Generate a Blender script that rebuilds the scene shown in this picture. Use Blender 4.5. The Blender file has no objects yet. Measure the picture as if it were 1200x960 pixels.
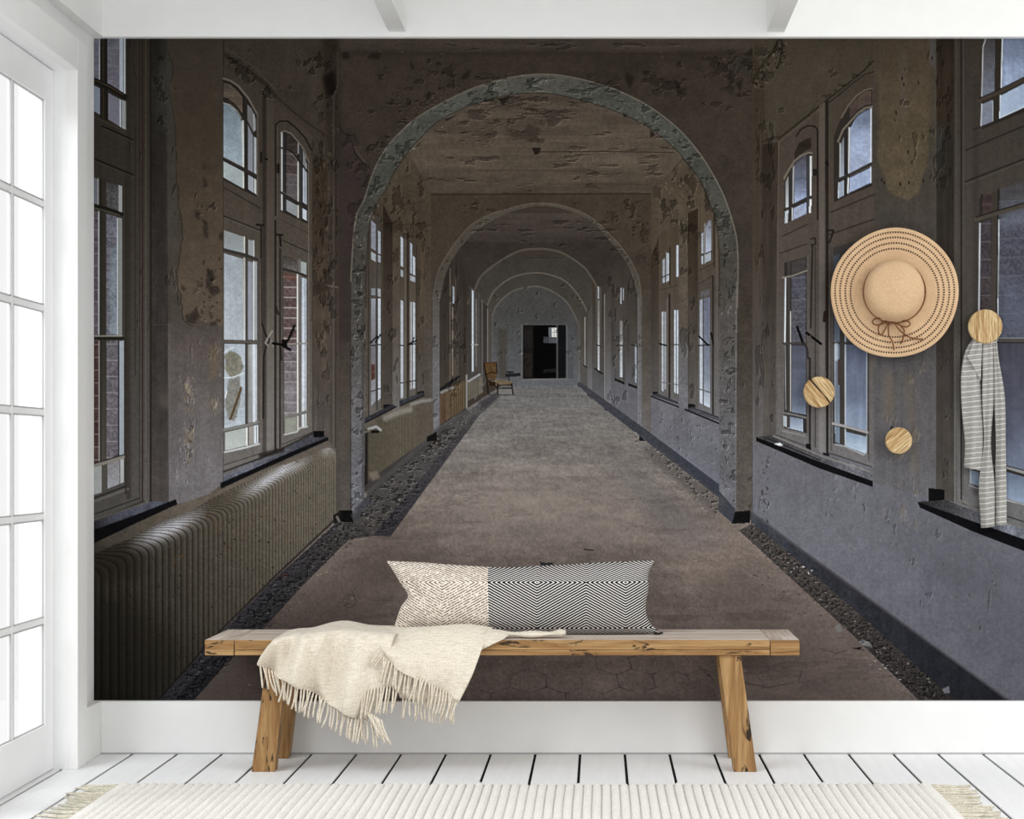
import bpy, bmesh, math, random
import numpy as np
from mathutils import Vector, Matrix

# ------------------------------------------------------------------ camera, daylight, exposure
# Metres. X right, Y away from the camera, Z up. The papered wall stands at Y = 6.155.
random.seed(7)
S = bpy.context.scene
COL = S.collection
F, VX, VY, CAMZ = 2000.0, 702.0, 535.0, 1.07      # focal length in px of a 1200 px wide picture, sight point, eye height
cam_d = bpy.data.cameras.new('camera')
cam = bpy.data.objects.new('camera', cam_d)
COL.objects.link(cam)
cam.location = (0, 0, CAMZ)
cam.rotation_euler = (math.radians(90), 0, 0)
cam_d.sensor_width = 36.0
cam_d.lens = F / 1200.0 * 36.0
cam_d.shift_x = -(VX - 600.0) / 1200.0
cam_d.shift_y = (VY - 480.0) / 1200.0
cam_d.clip_end = 200
S.camera = cam

world = bpy.data.worlds.new('overcast_sky')
S.world = world
world.use_nodes = True
bg = world.node_tree.nodes['Background']
bg.inputs['Color'].default_value = (1.0, 1.0, 1.0, 1)
bg.inputs['Strength'].default_value = 1.0

def area_light(name, loc, aim, sx, sy, power, color):
    d = bpy.data.lights.new(name, 'AREA')
    d.shape = 'RECTANGLE'; d.size = sx; d.size_y = sy; d.energy = power; d.color = color
    o = bpy.data.objects.new(name, d); COL.objects.link(o)
    o.location = loc; o.rotation_euler = (Vector(aim) - Vector(loc)).to_track_quat('-Z', 'Y').to_euler()
    return o
# daylight: the row of windows along the left side of the room
area_light('daylight_left_windows', (-3.0, 3.1, 3.6), (-0.2, 4.6, 0.4), 2.8, 2.6, 185, (0.93, 0.97, 1.0))
area_light('added_right_fill', (4.0, 2.6, 3.4), (-0.9, 5.3, 0.9), 2.6, 2.4, 88, (1.0, 0.985, 0.96))  # added fill lamp, no window known here; brightens the left wall

S.view_settings.view_transform = 'Standard'
S.view_settings.look = 'None'
S.view_settings.exposure = 0.0
S.view_settings.gamma = 1.0
S.view_settings.use_curve_mapping = False

# ------------------------------------------------------------------ helpers
def px(x, y, d):
    """world point seen at photo position (x, y) when it stands d metres away"""
    return Vector(((x - VX) * d / F, d, CAMZ - (y - VY) * d / F))

def lin(c):
    return tuple((v / 12.92 if v <= 0.04045 else ((v + 0.055) / 1.055) ** 2.4) for v in (k / 255.0 for k in c))

def mesh_obj(name, verts, faces, mat, parent=None, smooth=False, solid=0.0, bevel=0.0):
    me = bpy.data.meshes.new(name)
    off = parent_off(parent)
    me.from_pydata([tuple(Vector(v) - off) for v in verts], [], faces)
    me.update()
    o = bpy.data.objects.new(name, me); COL.objects.link(o)
    if mat: me.materials.append(mat)
    if smooth:
        me.polygons.foreach_set('use_smooth', [True] * len(me.polygons))
    if solid:
        m = o.modifiers.new('thickness', 'SOLIDIFY'); m.thickness = solid; m.offset = 0
    if bevel:
        m = o.modifiers.new('edge', 'BEVEL'); m.width = bevel; m.segments = 2; m.limit_method = 'ANGLE'
    if parent: o.parent = parent
    return o

def parent_off(p):
    v = Vector((0, 0, 0))
    while p is not None:
        v += p.location; p = p.parent
    return v

def tag(o, label=None, cat=None, group=None, kind=None):
    if label: o['label'] = label
    if cat: o['category'] = cat
    if group: o['group'] = group
    if kind: o['kind'] = kind
    return o

def empty(name, loc, **k):
    o = bpy.data.objects.new(name, None); COL.objects.link(o)
    o.location = loc; o.empty_display_size = 0.05
    return tag(o, **k)

def boxv(x0, x1, y0, y1, z0, z1):
    v = [(x0, y0, z0), (x1, y0, z0), (x1, y1, z0), (x0, y1, z0), (x0, y0, z1), (x1, y0, z1), (x1, y1, z1), (x0, y1, z1)]
    f = [(0, 3, 2, 1), (4, 5, 6, 7), (0, 1, 5, 4), (1, 2, 6, 5), (2, 3, 7, 6), (3, 0, 4, 7)]
    return v, f

def box(name, x0, x1, y0, y1, z0, z1, mat, parent=None, bevel=0.003):
    v, f = boxv(x0, x1, y0, y1, z0, z1)
    return mesh_obj(name, v, f, mat, parent, bevel=bevel)

def boxes(name, lst, mat, parent=None, bevel=0.0):
    V, Fc = [], []
    for b in lst:
        v, f = boxv(*b); n = len(V)
        V += v; Fc += [tuple(i + n for i in q) for q in f]
    return mesh_obj(name, V, Fc, mat, parent, bevel=bevel)

def tube_data(pts, r, n=6, cap=True):
    pts = [Vector(p) for p in pts]
    V, Fc = [], []
    m = len(pts)
    for i, p in enumerate(pts):
        t = (pts[min(i + 1, m - 1)] - pts[max(i - 1, 0)]).normalized()
        a = t.cross(Vector((0.13, 1, 0.07)))
        if a.length < 1e-4: a = t.cross(Vector((1, 0, 0)))
        a.normalize(); b = t.cross(a)
        rr = r[i] if isinstance(r, (list, tuple)) else r
        for k in range(n):
            w = 2 * math.pi * k / n
            V.append(p + a * (math.cos(w) * rr) + b * (math.sin(w) * rr))
    for i in range(m - 1):
        for k in range(n):
            k2 = (k + 1) % n
            Fc.append((i * n + k, i * n + k2, (i + 1) * n + k2, (i + 1) * n + k))
    if cap:
        Fc.append(tuple(range(n - 1, -1, -1))); Fc.append(tuple((m - 1) * n + k for k in range(n)))
    return V, Fc

def tube(name, pts, r, mat, parent=None, n=6):
    v, f = tube_data(pts, r, n)
    return mesh_obj(name, v, f, mat, parent, smooth=True)

def cr(ps, t):
    """Catmull-Rom through the points ps at t in 0..1"""
    n = len(ps) - 1
    x = min(max(t, 0), 1) * n
    i = min(int(x), n - 1); u = x - i
    p1, p2 = ps[i], ps[i + 1]
    p0 = ps[i - 1] if i > 0 else p1 * 2 - p2
    p3 = ps[i + 2] if i + 2 <= n else p2 * 2 - p1
    return 0.5 * ((2 * p1) + (p2 - p0) * u + (2 * p0 - 5 * p1 + 4 * p2 - p3) * u * u + (3 * p1 - p0 - 3 * p2 + p3) * u ** 3)

def loft(rows, nu, nv, disp=None):
    """smooth sheet through rows of points; disp(u, v, p) may push a point"""
    V, Fc = [], []
    for j in range(nv + 1):
        v = j / nv
        for i in range(nu + 1):
            u = i / nu
            p = cr([cr(r, u) for r in rows], v)
            if disp: p = disp(u, v, p)
            V.append(p)
    for j in range(nv):
        for i in range(nu):
            a = j * (nu + 1) + i
            Fc.append((a, a + 1, a + nu + 2, a + nu + 1))
    return V, Fc

# ------------------------------------------------------------------ materials
class NT:
    def __init__(self, name, rough=0.6, spec=0.3, base=(0.8, 0.8, 0.8)):
        self.m = bpy.data.materials.new(name); self.m.use_nodes = True
        self.t = self.m.node_tree; self.n = self.t.nodes; self.l = self.t.links
        self.p = self.n['Principled BSDF']
        self.p.inputs['Roughness'].default_value = rough
        self.p.inputs['Specular IOR Level'].default_value = spec
        self.p.inputs['Base Color'].default_value = (*base, 1)
    def add(self, kind, **k):
        x = self.n.new(kind)
        for a, b in k.items():
            if a in x.inputs: x.inputs[a].default_value = b
            else: setattr(x, a, b)
        return x
    def link(self, a, b): self.l.new(a, b)
    def coords(self, scale=(1, 1, 1), rot=(0, 0, 0), which='Object'):
        tc = self.add('ShaderNodeTexCoord'); mp = self.add('ShaderNodeMapping')
        mp.inputs['Scale'].default_value = scale; mp.inputs['Rotation'].default_value = rot
        self.link(tc.outputs[which], mp.inputs['Vector'])
        return mp.outputs['Vector']
    def noise(self, vec, scale=5, detail=4, rough=0.6, dist=0.0):
        n = self.add('ShaderNodeTexNoise')
        n.inputs['Scale'].default_value = scale; n.inputs['Detail'].default_value = detail
        n.inputs['Roughness'].default_value = rough; n.inputs['Distortion'].default_value = dist
        self.link(vec, n.inputs['Vector'])
        return n.outputs['Fac']
    def ramp(self, fac, stops):
        r = self.add('ShaderNodeValToRGB')
        e = r.color_ramp.elements
        while len(e) > 2: e.remove(e[-1])
        for i, (pos, c) in enumerate(stops):
            el = e[i] if i < 2 else e.new(pos)
            el.position = pos; el.color = (*c, 1)
        self.link(fac, r.inputs['Fac'])
        return r.outputs['Color']
    def math(self, op, a, b=None):
        m = self.add('ShaderNodeMath', operation=op)
        for i, v in enumerate((a, b)):
            if v is None: continue
            if isinstance(v, (int, float)): m.inputs[i].default_value = v
            else: self.link(v, m.inputs[i])
        return m.outputs[0]
    def mix(self, fac, a, b, mode='MIX'):
        m = self.add('ShaderNodeMix', data_type='RGBA', blend_type=mode)
        for i, v in ((0, fac), (6, a), (7, b)):
            if isinstance(v, (int, float)): m.inputs[i].default_value = v
            elif isinstance(v, tuple): m.inputs[i].default_value = (*v, 1)
            else: self.link(v, m.inputs[i])
        return m.outputs[2]
    def color(self, c): self.link(c, self.p.inputs['Base Color'])
    def bump(self, h, strength=0.3, dist=0.002):
        b = self.add('ShaderNodeBump'); b.inputs['Strength'].default_value = strength
        b.inputs['Distance'].default_value = dist
        self.link(h, b.inputs['Height']); self.link(b.outputs['Normal'], self.p.inputs['Normal'])

def paint(name, c, rough=0.55, spec=0.25, var=0.015):
    t = NT(name, rough, spec, c)
    v = t.coords()
    n = t.noise(v, 9, 3)
    t.color(t.ramp(n, [(0.3, tuple(k * (1 - var) for k in c)), (0.7, tuple(min(k * (1 + var), 1) for k in c))]))
    t.bump(t.noise(v, 160, 2), 0.08, 0.0006)
    return t.m

M = {}
M['wall'] = paint('white_wall_paint', (0.88, 0.88, 0.87))
M['trim'] = paint('white_trim_paint', (0.88, 0.88, 0.87), 0.45)
M['ceil'] = paint('white_ceiling_paint', (0.87, 0.87, 0.85), 0.7)
M['frame'] = paint('white_door_gloss_paint', (0.9, 0.905, 0.91), 0.35, 0.35)
M['dark'] = NT('dark_underfloor', 0.9, 0.05, (0.012, 0.012, 0.013)).m
M['bead_shade'] = NT('grey_pane_edge_shade', 0.6, 0.2, (0.5, 0.5, 0.5)).m  # bead colour: grey painted for the shadow gap round each pane
M['line'] = NT('grey_joint', 0.8, 0.1, (0.45, 0.45, 0.45)).m

def wood(name, axis, light, mid, dark, rough=0.6, cracks=True, seed=0.0):
    """oak whose grain runs along the given axis (0 x, 1 y, 2 z)"""
    t = NT(name, rough, 0.25)
    sc = [26.0, 26.0, 26.0]; sc[axis] = 1.6
    tc = t.add('ShaderNodeTexCoord'); oi = t.add('ShaderNodeObjectInfo')
    ad = t.add('ShaderNodeVectorMath', operation='ADD')
    sc2 = t.add('ShaderNodeVectorMath', operation='SCALE'); sc2.inputs['Scale'].default_value = 7.0 + seed
    cb = t.add('ShaderNodeCombineXYZ')
    for k in range(3): t.link(oi.outputs['Random'], cb.inputs[k])
    t.link(cb.outputs[0], sc2.inputs[0])
    t.link(tc.outputs['Object'], ad.inputs[0]); t.link(sc2.outputs[0], ad.inputs[1])
    mp = t.add('ShaderNodeMapping'); mp.inputs['Scale'].default_value = sc
    t.link(ad.outputs[0], mp.inputs['Vector'])
    n1 = t.noise(mp.outputs[0], 1.0, 6, 0.65, 0.9)
    c = t.ramp(n1, [(0.3, dark), (0.48, mid), (0.68, light)])
    mp2 = t.add('ShaderNodeMapping'); s2 = [95.0, 95.0, 95.0]; s2[axis] = 5.0
    mp2.inputs['Scale'].default_value = s2; t.link(ad.outputs[0], mp2.inputs['Vector'])
    n2 = t.noise(mp2.outputs[0], 1.0, 3, 0.6, 0.3)
    c = t.mix(0.55, c, t.ramp(n2, [(0.35, (0.55, 0.5, 0.45)), (0.6, (1, 1, 1))]), 'MULTIPLY')
    if cracks:
        mp3 = t.add('ShaderNodeMapping'); s3 = [34.0, 34.0, 34.0]; s3[axis] = 6.5
        mp3.inputs['Scale'].default_value = s3; t.link(ad.outputs[0], mp3.inputs['Vector'])
        n3 = t.noise(mp3.outputs[0], 1.0, 4, 0.7, 1.4)
        big = t.noise(tc.outputs['Object'], 7.0, 1)
        k = t.math('MULTIPLY', t.math('SUBTRACT', 0.435, n3), 22.0)
        k = t.math('MULTIPLY', t.math('MINIMUM', t.math('MAXIMUM', k, 0.0), 1.0), t.math('GREATER_THAN', big, 0.46))
        c = t.mix(k, c, (0.035, 0.02, 0.01))
    t.color(c)
    t.bump(n2, 0.25, 0.001)
    return t.m
OAK = (lin((192, 159, 112)), lin((158, 120, 76)), lin((112, 79, 46)))
M['oak_x'] = wood('oak_grain_lengthways', 0, *OAK)
M['oak_z'] = wood('oak_grain_upright', 2, *OAK)
GREY = (lin((236, 226, 218)), lin((212, 198, 186)), lin((176, 156, 138)))  # bleached top; the sun's grazing sheen is painted into these paler tones
M['top_x'] = wood('bleached_sheen_oak_lengthways', 0, *GREY, rough=0.45, cracks=False)
M['top_y'] = wood('bleached_sheen_oak_crossways', 1, *GREY, rough=0.45, cracks=False)
KN = (lin((222, 196, 148)), lin((196, 162, 108)), lin((140, 105, 62)))
M['knob_z'] = wood('pale_wood_upright_grain', 2, *KN, cracks=False)

t = NT('white_painted_boards', 0.42, 0.3)
v = t.coords((30, 2.2, 30)); n = t.noise(v, 1.0, 5, 0.6, 0.8)
big = t.noise(t.coords((3, 0.8, 3)), 1.3, 2)
c = t.ramp(n, [(0.3, (0.82, 0.83, 0.835)), (0.6, (0.9, 0.905, 0.905))])
t.color(t.mix(0.35, c, t.ramp(big, [(0.3, (0.84, 0.86, 0.88)), (0.7, (0.97, 0.97, 0.96))])))
t.bump(n, 0.15, 0.0012); M['plank'] = t.m

t = NT('window_glass', 0.02, 0.5)
tr = t.add('ShaderNodeBsdfTransparent'); gl = t.add('ShaderNodeBsdfGlossy'); gl.inputs['Roughness'].default_value = 0.03
mx = t.add('ShaderNodeMixShader'); mx.inputs[0].default_value = 0.05
t.link(tr.outputs[0], mx.inputs[1]); t.link(gl.outputs[0], mx.inputs[2])
t.link(mx.outputs[0], t.n['Material Output'].inputs['Surface']); M['glass'] = t.m

def cloth(name, a, b, sx=420.0, bump=0.35):
    t = NT(name, 0.95, 0.08)
    w1 = t.noise(t.coords((sx, sx, 45)), 1.0, 2, 0.5)
    w2 = t.noise(t.coords((38, 38, sx)), 1.0, 2, 0.5)
    w = t.math('MULTIPLY', t.math('ADD', w1, w2), 0.5)
    t.color(t.ramp(w, [(0.38, b), (0.6, a)]))
    t.p.inputs['Sheen Weight'].default_value = 0.15
    t.bump(w, bump, 0.0012)
    return t.m
M['throw'] = cloth('cream_woven_wool', lin((234, 226, 211)), lin((206, 195, 176)))
M['fringe'] = cloth('cream_wool_cord', lin((238, 230, 215)), lin((198, 184, 162)), 700)
M['piping'] = cloth('black_cotton_piping', lin((60, 58, 56)), lin((25, 24, 24)))

t = NT('rug_wool', 1.0, 0.05)
v = t.coords()
n = t.noise(v, 190, 4, 0.7); n2 = t.noise(v, 5, 3)
c = t.ramp(n, [(0.3, lin((220, 217, 211))), (0.6, lin((251, 249, 245)))])
t.color(t.mix(0.4, c, t.ramp(n2, [(0.3, lin((240, 238, 233))), (0.7, lin((255, 253, 249)))]), 'MULTIPLY'))
t.bump(n, 0.5, 0.003); M['rug'] = t.m
M['rugfringe'] = cloth('rug_cotton_cord', lin((232, 227, 212)), lin((172, 163, 140)), 500)

t = NT('woven_straw', 0.8, 0.15)
v = t.coords(); n = t.noise(v, 260, 2); n2 = t.noise(v, 7, 3)
sep = t.add('ShaderNodeSeparateXYZ'); tc = t.add('ShaderNodeTexCoord'); t.link(tc.outputs['Object'], sep.inputs[0])
rr = t.math('SQRT', t.math('ADD', t.math('MULTIPLY', sep.outputs[0], sep.outputs[0]), t.math('MULTIPLY', sep.outputs[2], sep.outputs[2])))
ring = t.math('SINE', t.math('MULTIPLY', rr, 1100.0))
h = t.math('ADD', t.math('MULTIPLY', ring, 0.5), n)
c = t.ramp(n, [(0.3, lin((196, 166, 132))), (0.7, lin((216, 188, 155)))])
t.color(t.mix(0.3, c, t.ramp(n2, [(0.35, lin((215, 190, 160))), (0.65, lin((255, 245, 230)))]), 'MULTIPLY'))
t.bump(h, 0.35, 0.001); M['straw'] = t.m
M['cord'] = NT('brown_leather_cord', 0.6, 0.2, lin((112, 70, 42))).m
M['stitch'] = NT('dark_brown_stitching', 0.8, 0.1, lin((58, 44, 34))).m

t = NT('grey_striped_linen', 0.95, 0.05)
tc = t.add('ShaderNodeTexCoord'); sep = t.add('ShaderNodeSeparateXYZ'); t.link(tc.outputs['Object'], sep.inputs[0])
wob = t.noise(tc.outputs['Object'], 14, 1)
ph = t.math('ADD', t.math('MULTIPLY', sep.outputs[2], 54.0), t.math('MULTIPLY', wob, 0.35))
ph = t.math('ADD', ph, t.math('MULTIPLY', sep.outputs[0], -6.0))
fr_ = t.math('FRACT', ph)
st = t.math('LESS_THAN', fr_, 0.2)
fine = t.noise(t.coords((60, 60, 600)), 1.0, 2)
base = t.ramp(fine, [(0.3, lin((136, 134, 130))), (0.7, lin((166, 164, 159)))])
t.color(t.mix(t.math('MULTIPLY', st, 0.75), base, lin((212, 211, 206)))); t.bump(fine, 0.3, 0.001)
M['scarf'] = t.m

# ------------------------------------------------------------------ the white room
WY = 6.155                       # papered wall
XL, XLB = -1.822, -1.79          # left wall, face of its skirting
XR = 2.6                         # where the built part of the room ends
ZC = 3.2                        # ceiling
tag(box('wall_back', XL - 0.16, XR, WY, WY + 0.12, -0.08, ZC, M['wall'], bevel=0), kind='structure')
# left wall: a stub by the corner, the lintel over the door opening, the wall on towards the camera
LW0, LW1 = 5.83, 4.12            # door opening in depth
ZH = CAMZ + (535 - 82) * 5.83 / F
tag(boxes('wall_left', [(XL - 0.16, XL, LW0, WY, 0, ZC), (XL - 0.16, XL, LW1, LW0, ZH, ZC), (XL - 0.16, XL, 3.9, LW1, 0, ZC)], M['wall']), kind='structure')
tag(box('ceiling', XL - 0.2, XR, 3.6, WY + 0.1, ZC, ZC + 0.1, M['ceil'], bevel=0), kind='structure')

# floor of painted boards with open joints
floor = tag(box('floor', XL - 0.16, XR, 1.2, WY, -0.08, -0.006, M['dark'], bevel=0), kind='structure')
k0, pw, gap = -1.6766, 0.16085, 0.0095
pv, pf = boxv(-pw / 2 + gap / 2, pw / 2 - gap / 2, -2.4, 2.534, -0.006, 0.0)
pm = bpy.data.meshes.new('plank'); pm.from_pydata(pv, [], pf); pm.materials.append(M['plank'])
for k in range(-2, 26):
    o = bpy.data.objects.new('floor_plank', pm); COL.objects.link(o)
    o.location = (k0 + (k + 0.5) * pw, 3.62, 0); o.parent = floor
    b = o.modifiers.new('edge', 'BEVEL'); b.width = 0.001; b.segments = 1

ZB = 0.1903
tag(box('baseboard_back', XLB, XR, 6.13, WY, 0, ZB, M['trim'], bevel=0.002), kind='structure')
tag(box('trim_1', XLB, XR, 6.1285, 6.13, 0, 0.006, M['line'], bevel=0), kind='structure')
tag(box('baseboard_left', XL, XLB, 5.94, WY, 0, ZB, M['trim'], bevel=0.002), kind='structure')
# crown board above the paper and along the left wall
ZT = CAMZ + (535 - 43) * 6.125 / F
tag(box('trim_2', XL, XR, 6.125, WY, ZT, ZC, M['trim'], bevel=0.002), kind='structure')
tag(box('trim_3', XL, -1.782, 3.9, 6.125, ZT, ZC, M['trim'], bevel=0.002), kind='structure')
ZBM = CAMZ + (535 - 37.5) * 6.12 / F
for a, b_, lab in ((455.5, 476, 'x'), (899, 919.5, 'y')):
    xa, xb = (a - VX) * 6.12 / F, (b_ - VX) * 6.12 / F
    o = box('ceiling_beam', xa, xb, 3.6, 6.125, ZBM, ZC, M['trim'], bevel=0.002)
    tag(o, kind='structure')

# door casing and deep reveal
XC, XD = -1.781, -1.863
zc1 = ZH + 0.11
tag(boxes('trim_4', [(XL - 0.02, XC, 5.83, 5.94, 0, zc1), (XL - 0.02, XC, 4.01, 4.12, 0, zc1), (XL - 0.02, XC, 4.12, 5.83, ZH, zc1)], M['trim'], bevel=0.003), kind='structure')
tag(boxes('trim_5', [(XD - 0.09, XL + 0.001, 5.829, 5.90, 0, ZH + 0.05), (XD - 0.09, XL + 0.001, 4.05, 4.121, 0, ZH + 0.05), (XD - 0.09, XL + 0.001, 4.12, 5.83, ZH - 0.001, ZH + 0.05)], M['frame'], bevel=0.001), kind='structure')

def glazed_leaf(name, ya, yb, hinge_far):
    """two columns by six rows of panes; ya nearer the camera, yb farther"""
    r = empty(name, (XD, (ya + yb) / 2, 0), kind='structure')
    th0, th1 = XD - 0.024, XD
    st, bot, top, mun = 0.088, 0.166, ZH - 0.12, 0.022
    box('stile', th0, th1, ya, ya + st, 0.004, ZH - 0.004, M['frame'], r, 0.003)
    box('stile', th0, th1, yb - st, yb, 0.004, ZH - 0.004, M['frame'], r, 0.003)
    box('rail', th0, th1, ya + st, yb - st, 0.004, bot, M['frame'], r, 0.003)
    box('rail', th0, th1, ya + st, yb - st, top, ZH - 0.004, M['frame'], r, 0.003)
    g0, g1 = ya + st, yb - st
    ym = (g0 + g1) / 2
    rows = [bot + (top - bot) * i / 6 for i in range(7)]
    box('muntin', th0 + 0.006, th1 - 0.005, ym - mun / 2, ym + mun / 2, bot, top, M['frame'], r, 0.002)
    for z in rows[1:-1]:
        box('muntin', th0 + 0.006, th1 - 0.006, g0, g1, z - mun / 2, z + mun / 2, M['frame'], r, 0.002)
    for i in range(6):
        for (p, q) in ((g0, ym), (ym, g1)):
            pane = box('pane', XD - 0.014, XD - 0.011, p + 0.004, q - 0.004, rows[i] + 0.004, rows[i + 1] - 0.004, M['glass'], r, 0)
            a = g0 if p == g0 else ym + mun / 2
            b2 = g1 if q == g1 else ym - mun / 2
            z0, z1 = rows[i] + (mun / 2 if i else 0), rows[i + 1] - (mun / 2 if i < 5 else 0)
            e = 0.004
            boxes('glazing_bead', [(XD - 0.011, XD - 0.005, a, a + e, z0, z1), (XD - 0.011, XD - 0.005, b2 - e, b2, z0, z1),
                                   (XD - 0.011, XD - 0.005, a, b2, z0, z0 + e), (XD - 0.011, XD - 0.005, a, b2, z1 - e, z1)], M['bead_shade'], pane)
    return r
glazed_leaf('door_1', 5.041, LW0 - 0.002, True)
glazed_leaf('door_2', LW1 + 0.002, 5.037, False)

# ------------------------------------------------------------------ the printed mural
# The wall carries photo wallpaper: one flat sheet, printed edge to edge with a view down an empty corridor.
# The print is painted here in the sheet's own units (1 unit = 1/325 m on the wall, origin in its own frame)
# and stored as flat colour on the sheet; nothing of the corridor is lit by or casts shade in the room.
SS = 2
PRINT_E = 0.93        # ink density for the daylight on this wall
PX0, PX1, PY0, PY1 = 110, 1236, 43, 822
PW, PH = (PX1 - PX0), (PY1 - PY0)
HH, WW = PH * SS, PW * SS
CAN = np.zeros((HH, WW, 3), np.float32); CAN[:] = (58, 51, 44)
REG = np.zeros((HH, WW), np.uint8)
GX = (PX0 + (np.arange(WW, dtype=np.float32) + 0.5) / SS)
GY = (PY0 + (np.arange(HH, dtype=np.float32) + 0.5) / SS)
_lat = np.random.RandomState(11).rand(257, 257).astype(np.float32)
_lat[256] = _lat[0]; _lat[:, 256] = _lat[:, 0]
def vn(x, y):
    xi = np.floor(x); yi = np.floor(y); fx = x - xi; fy = y - yi
    xi = xi.astype(np.int32) & 255; yi = yi.astype(np.int32) & 255
    fx = fx * fx * (3 - 2 * fx); fy = fy * fy * (3 - 2 * fy)
    a = _lat[yi, xi]; b = _lat[yi, xi + 1]; c = _lat[yi + 1, xi]; d = _lat[yi + 1, xi + 1]
    return (a + (b - a) * fx) * (1 - fy) + (c + (d - c) * fx) * fy
def fbm(x, y, o=4):
    s = 0; amp = 0.5; tot = 0
    for i in range(o):
        s = s + amp * vn(x * 2 ** i + 17.3 * i, y * 2 ** i + 5.1 * i); tot += amp; amp *= 0.55
    return (s / tot - 0.5) * 2
XX, YY = np.meshgrid(GX, GY)
FLD = {
    'fine': fbm(XX / 2.2, YY / 2.2, 2),
    'med': fbm(XX / 16 + 40, YY / 16, 4),
    'big': fbm(XX / 80 + 9, YY / 80 + 3, 3),
    'vs': fbm(XX / 4.5, YY / 70 + 30, 3),
    'hs': fbm(XX / 60 + 70, YY / 5, 3),
}
_den = np.maximum(YY - 409.0, 8.0)
FU, FV = (XX - 619.0) / _den, 655.0 / _den       # floor coordinates of the printed corridor
FLD['floor'] = fbm(FU * 14 + 50, FV * 9 + 20, 4)
FLD['floorbig'] = fbm(FU * 2.2 + 90, FV * 3.0 + 60, 3)

def mask_poly(pts):
    pts = np.array(pts, np.float32)
    x0 = max(int((pts[:, 0].min() - PX0) * SS) - 1, 0); x1 = min(int((pts[:, 0].max() - PX0) * SS) + 2, WW)
    y0 = max(int((pts[:, 1].min() - PY0) * SS) - 1, 0); y1 = min(int((pts[:, 1].max() - PY0) * SS) + 2, HH)
    if x1 <= x0 or y1 <= y0: return None
    sl = (slice(y0, y1), slice(x0, x1))
    xs, ys = GX[x0:x1], GY[y0:y1]
    m = np.zeros((y1 - y0, x1 - x0), bool)
    n = len(pts)
    for i in range(n):
        (ax, ay), (bx, by) = pts[i], pts[(i + 1) % n]
        if ay == by: continue
        r = (ys >= min(ay, by)) & (ys < max(ay, by))
        if not r.any(): continue
        xc = ax + (ys[r] - ay) * (bx - ax) / (by - ay)
        m[r] ^= xs[None, :] > xc[:, None]
    return sl, m
def blur(a, r):
    r = int(round(r * SS))
    if r < 1: return a
    for ax in (0, 1):
        for _ in range(2):
            p = np.pad(a, [(r, r) if k == ax else (0, 0) for k in (0, 1)], mode='edge')
            c = np.cumsum(p, axis=ax, dtype=np.float64)
            z = np.zeros_like(np.take(c, [0], axis=ax)); c = np.concatenate([z, c], axis=ax)
            n = a.shape[ax]; w = 2 * r + 1
            a = ((np.take(c, range(w, w + n), axis=ax) - np.take(c, range(0, n), axis=ax)) / w).astype(np.float32)
    return a
def shade(c, sl):
    """colour, or ('y'|'x', (pos, colour), ...) ramp"""
    if isinstance(c[0], str):
        co = (GY[sl[0]][:, None] if c[0] == 'y' else GX[sl[1]][None, :])
        pos = [p for p, _ in c[1:]]
        out = np.stack([np.interp(co, pos, [k[j] for _, k in c[1:]]) for j in range(3)], -1)
        return np.broadcast_to(out, (sl[0].stop - sl[0].start, sl[1].stop - sl[1].start, 3))
    return np.array(c, np.float32)[None, None, :]
def fill(pts, c, tex='', rid=None, a=1.0, soft=0.0, thr=None):
    """tex such as 'fine.05 med.1': relative brightness of the print's mottling"""
    if soft:
        q = np.array(pts, np.float32); cx, cy = q.mean(0)
        pad = soft * 2.5
        ext = [(q[:, 0].min() - pad, q[:, 1].min() - pad), (q[:, 0].max() + pad, q[:, 1].max() + pad)]
        bx = mask_poly([ext[0], (ext[1][0], ext[0][1]), ext[1], (ext[0][0], ext[1][1])])
        if bx is None: return
        sl, _ = bx
        res = mask_poly(pts)
        if res is None: return
        s2, m2 = res
        m = np.zeros((sl[0].stop - sl[0].start, sl[1].stop - sl[1].start), np.float32)
        oy, ox = s2[0].start - sl[0].start, s2[1].start - sl[1].start
        m[oy:oy + m2.shape[0], ox:ox + m2.shape[1]] = m2
        m = blur(m, soft)
    else:
        res = mask_poly(pts)
        if res is None: return
        sl, m = res; m = m.astype(np.float32)
    if rid is not None: REG[sl][m > 0.5] = rid
    if thr:
        f, t0, k = thr; m = m * np.clip((FLD[f][sl] - t0) * k, 0, 1)
    col = shade(c, sl)
    if tex:
        g = 1.0
        for w in tex.split():
            f, amp = w.rsplit('.', 1)
            g = g + float('0.' + amp) * FLD[f][sl]
        col = col * g[..., None]
    w = (m * a)[..., None]
    CAN[sl] = CAN[sl] * (1 - w) + col * w
def line(pts, w, c, a=1.0, soft=0.5):
    q = np.array(pts, np.float32); pad = w + 2
    res = mask_poly([(q[:, 0].min() - pad, q[:, 1].min() - pad), (q[:, 0].max() + pad, q[:, 1].min() - pad), (q[:, 0].max() + pad, q[:, 1].max() + pad), (q[:, 0].min() - pad, q[:, 1].max() + pad)])
    if res is None: return
    sl, _ = res
    X, Y = XX[sl], YY[sl]; d = np.full(X.shape, 1e9, np.float32)
    for (ax, ay), (bx, by) in zip(pts[:-1], pts[1:]):
        vx, vy = bx - ax, by - ay; L = vx * vx + vy * vy + 1e-9
        t = np.clip(((X - ax) * vx + (Y - ay) * vy) / L, 0, 1)
        d = np.minimum(d, np.hypot(X - ax - t * vx, Y - ay - t * vy))
    m = np.clip((w / 2 - d) / soft + 0.5, 0, 1) * a
    col = np.array(c, np.float32) if not isinstance(c[0], str) else shade(c, sl)
    CAN[sl] = CAN[sl] * (1 - m[..., None]) + col * m[..., None]
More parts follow.
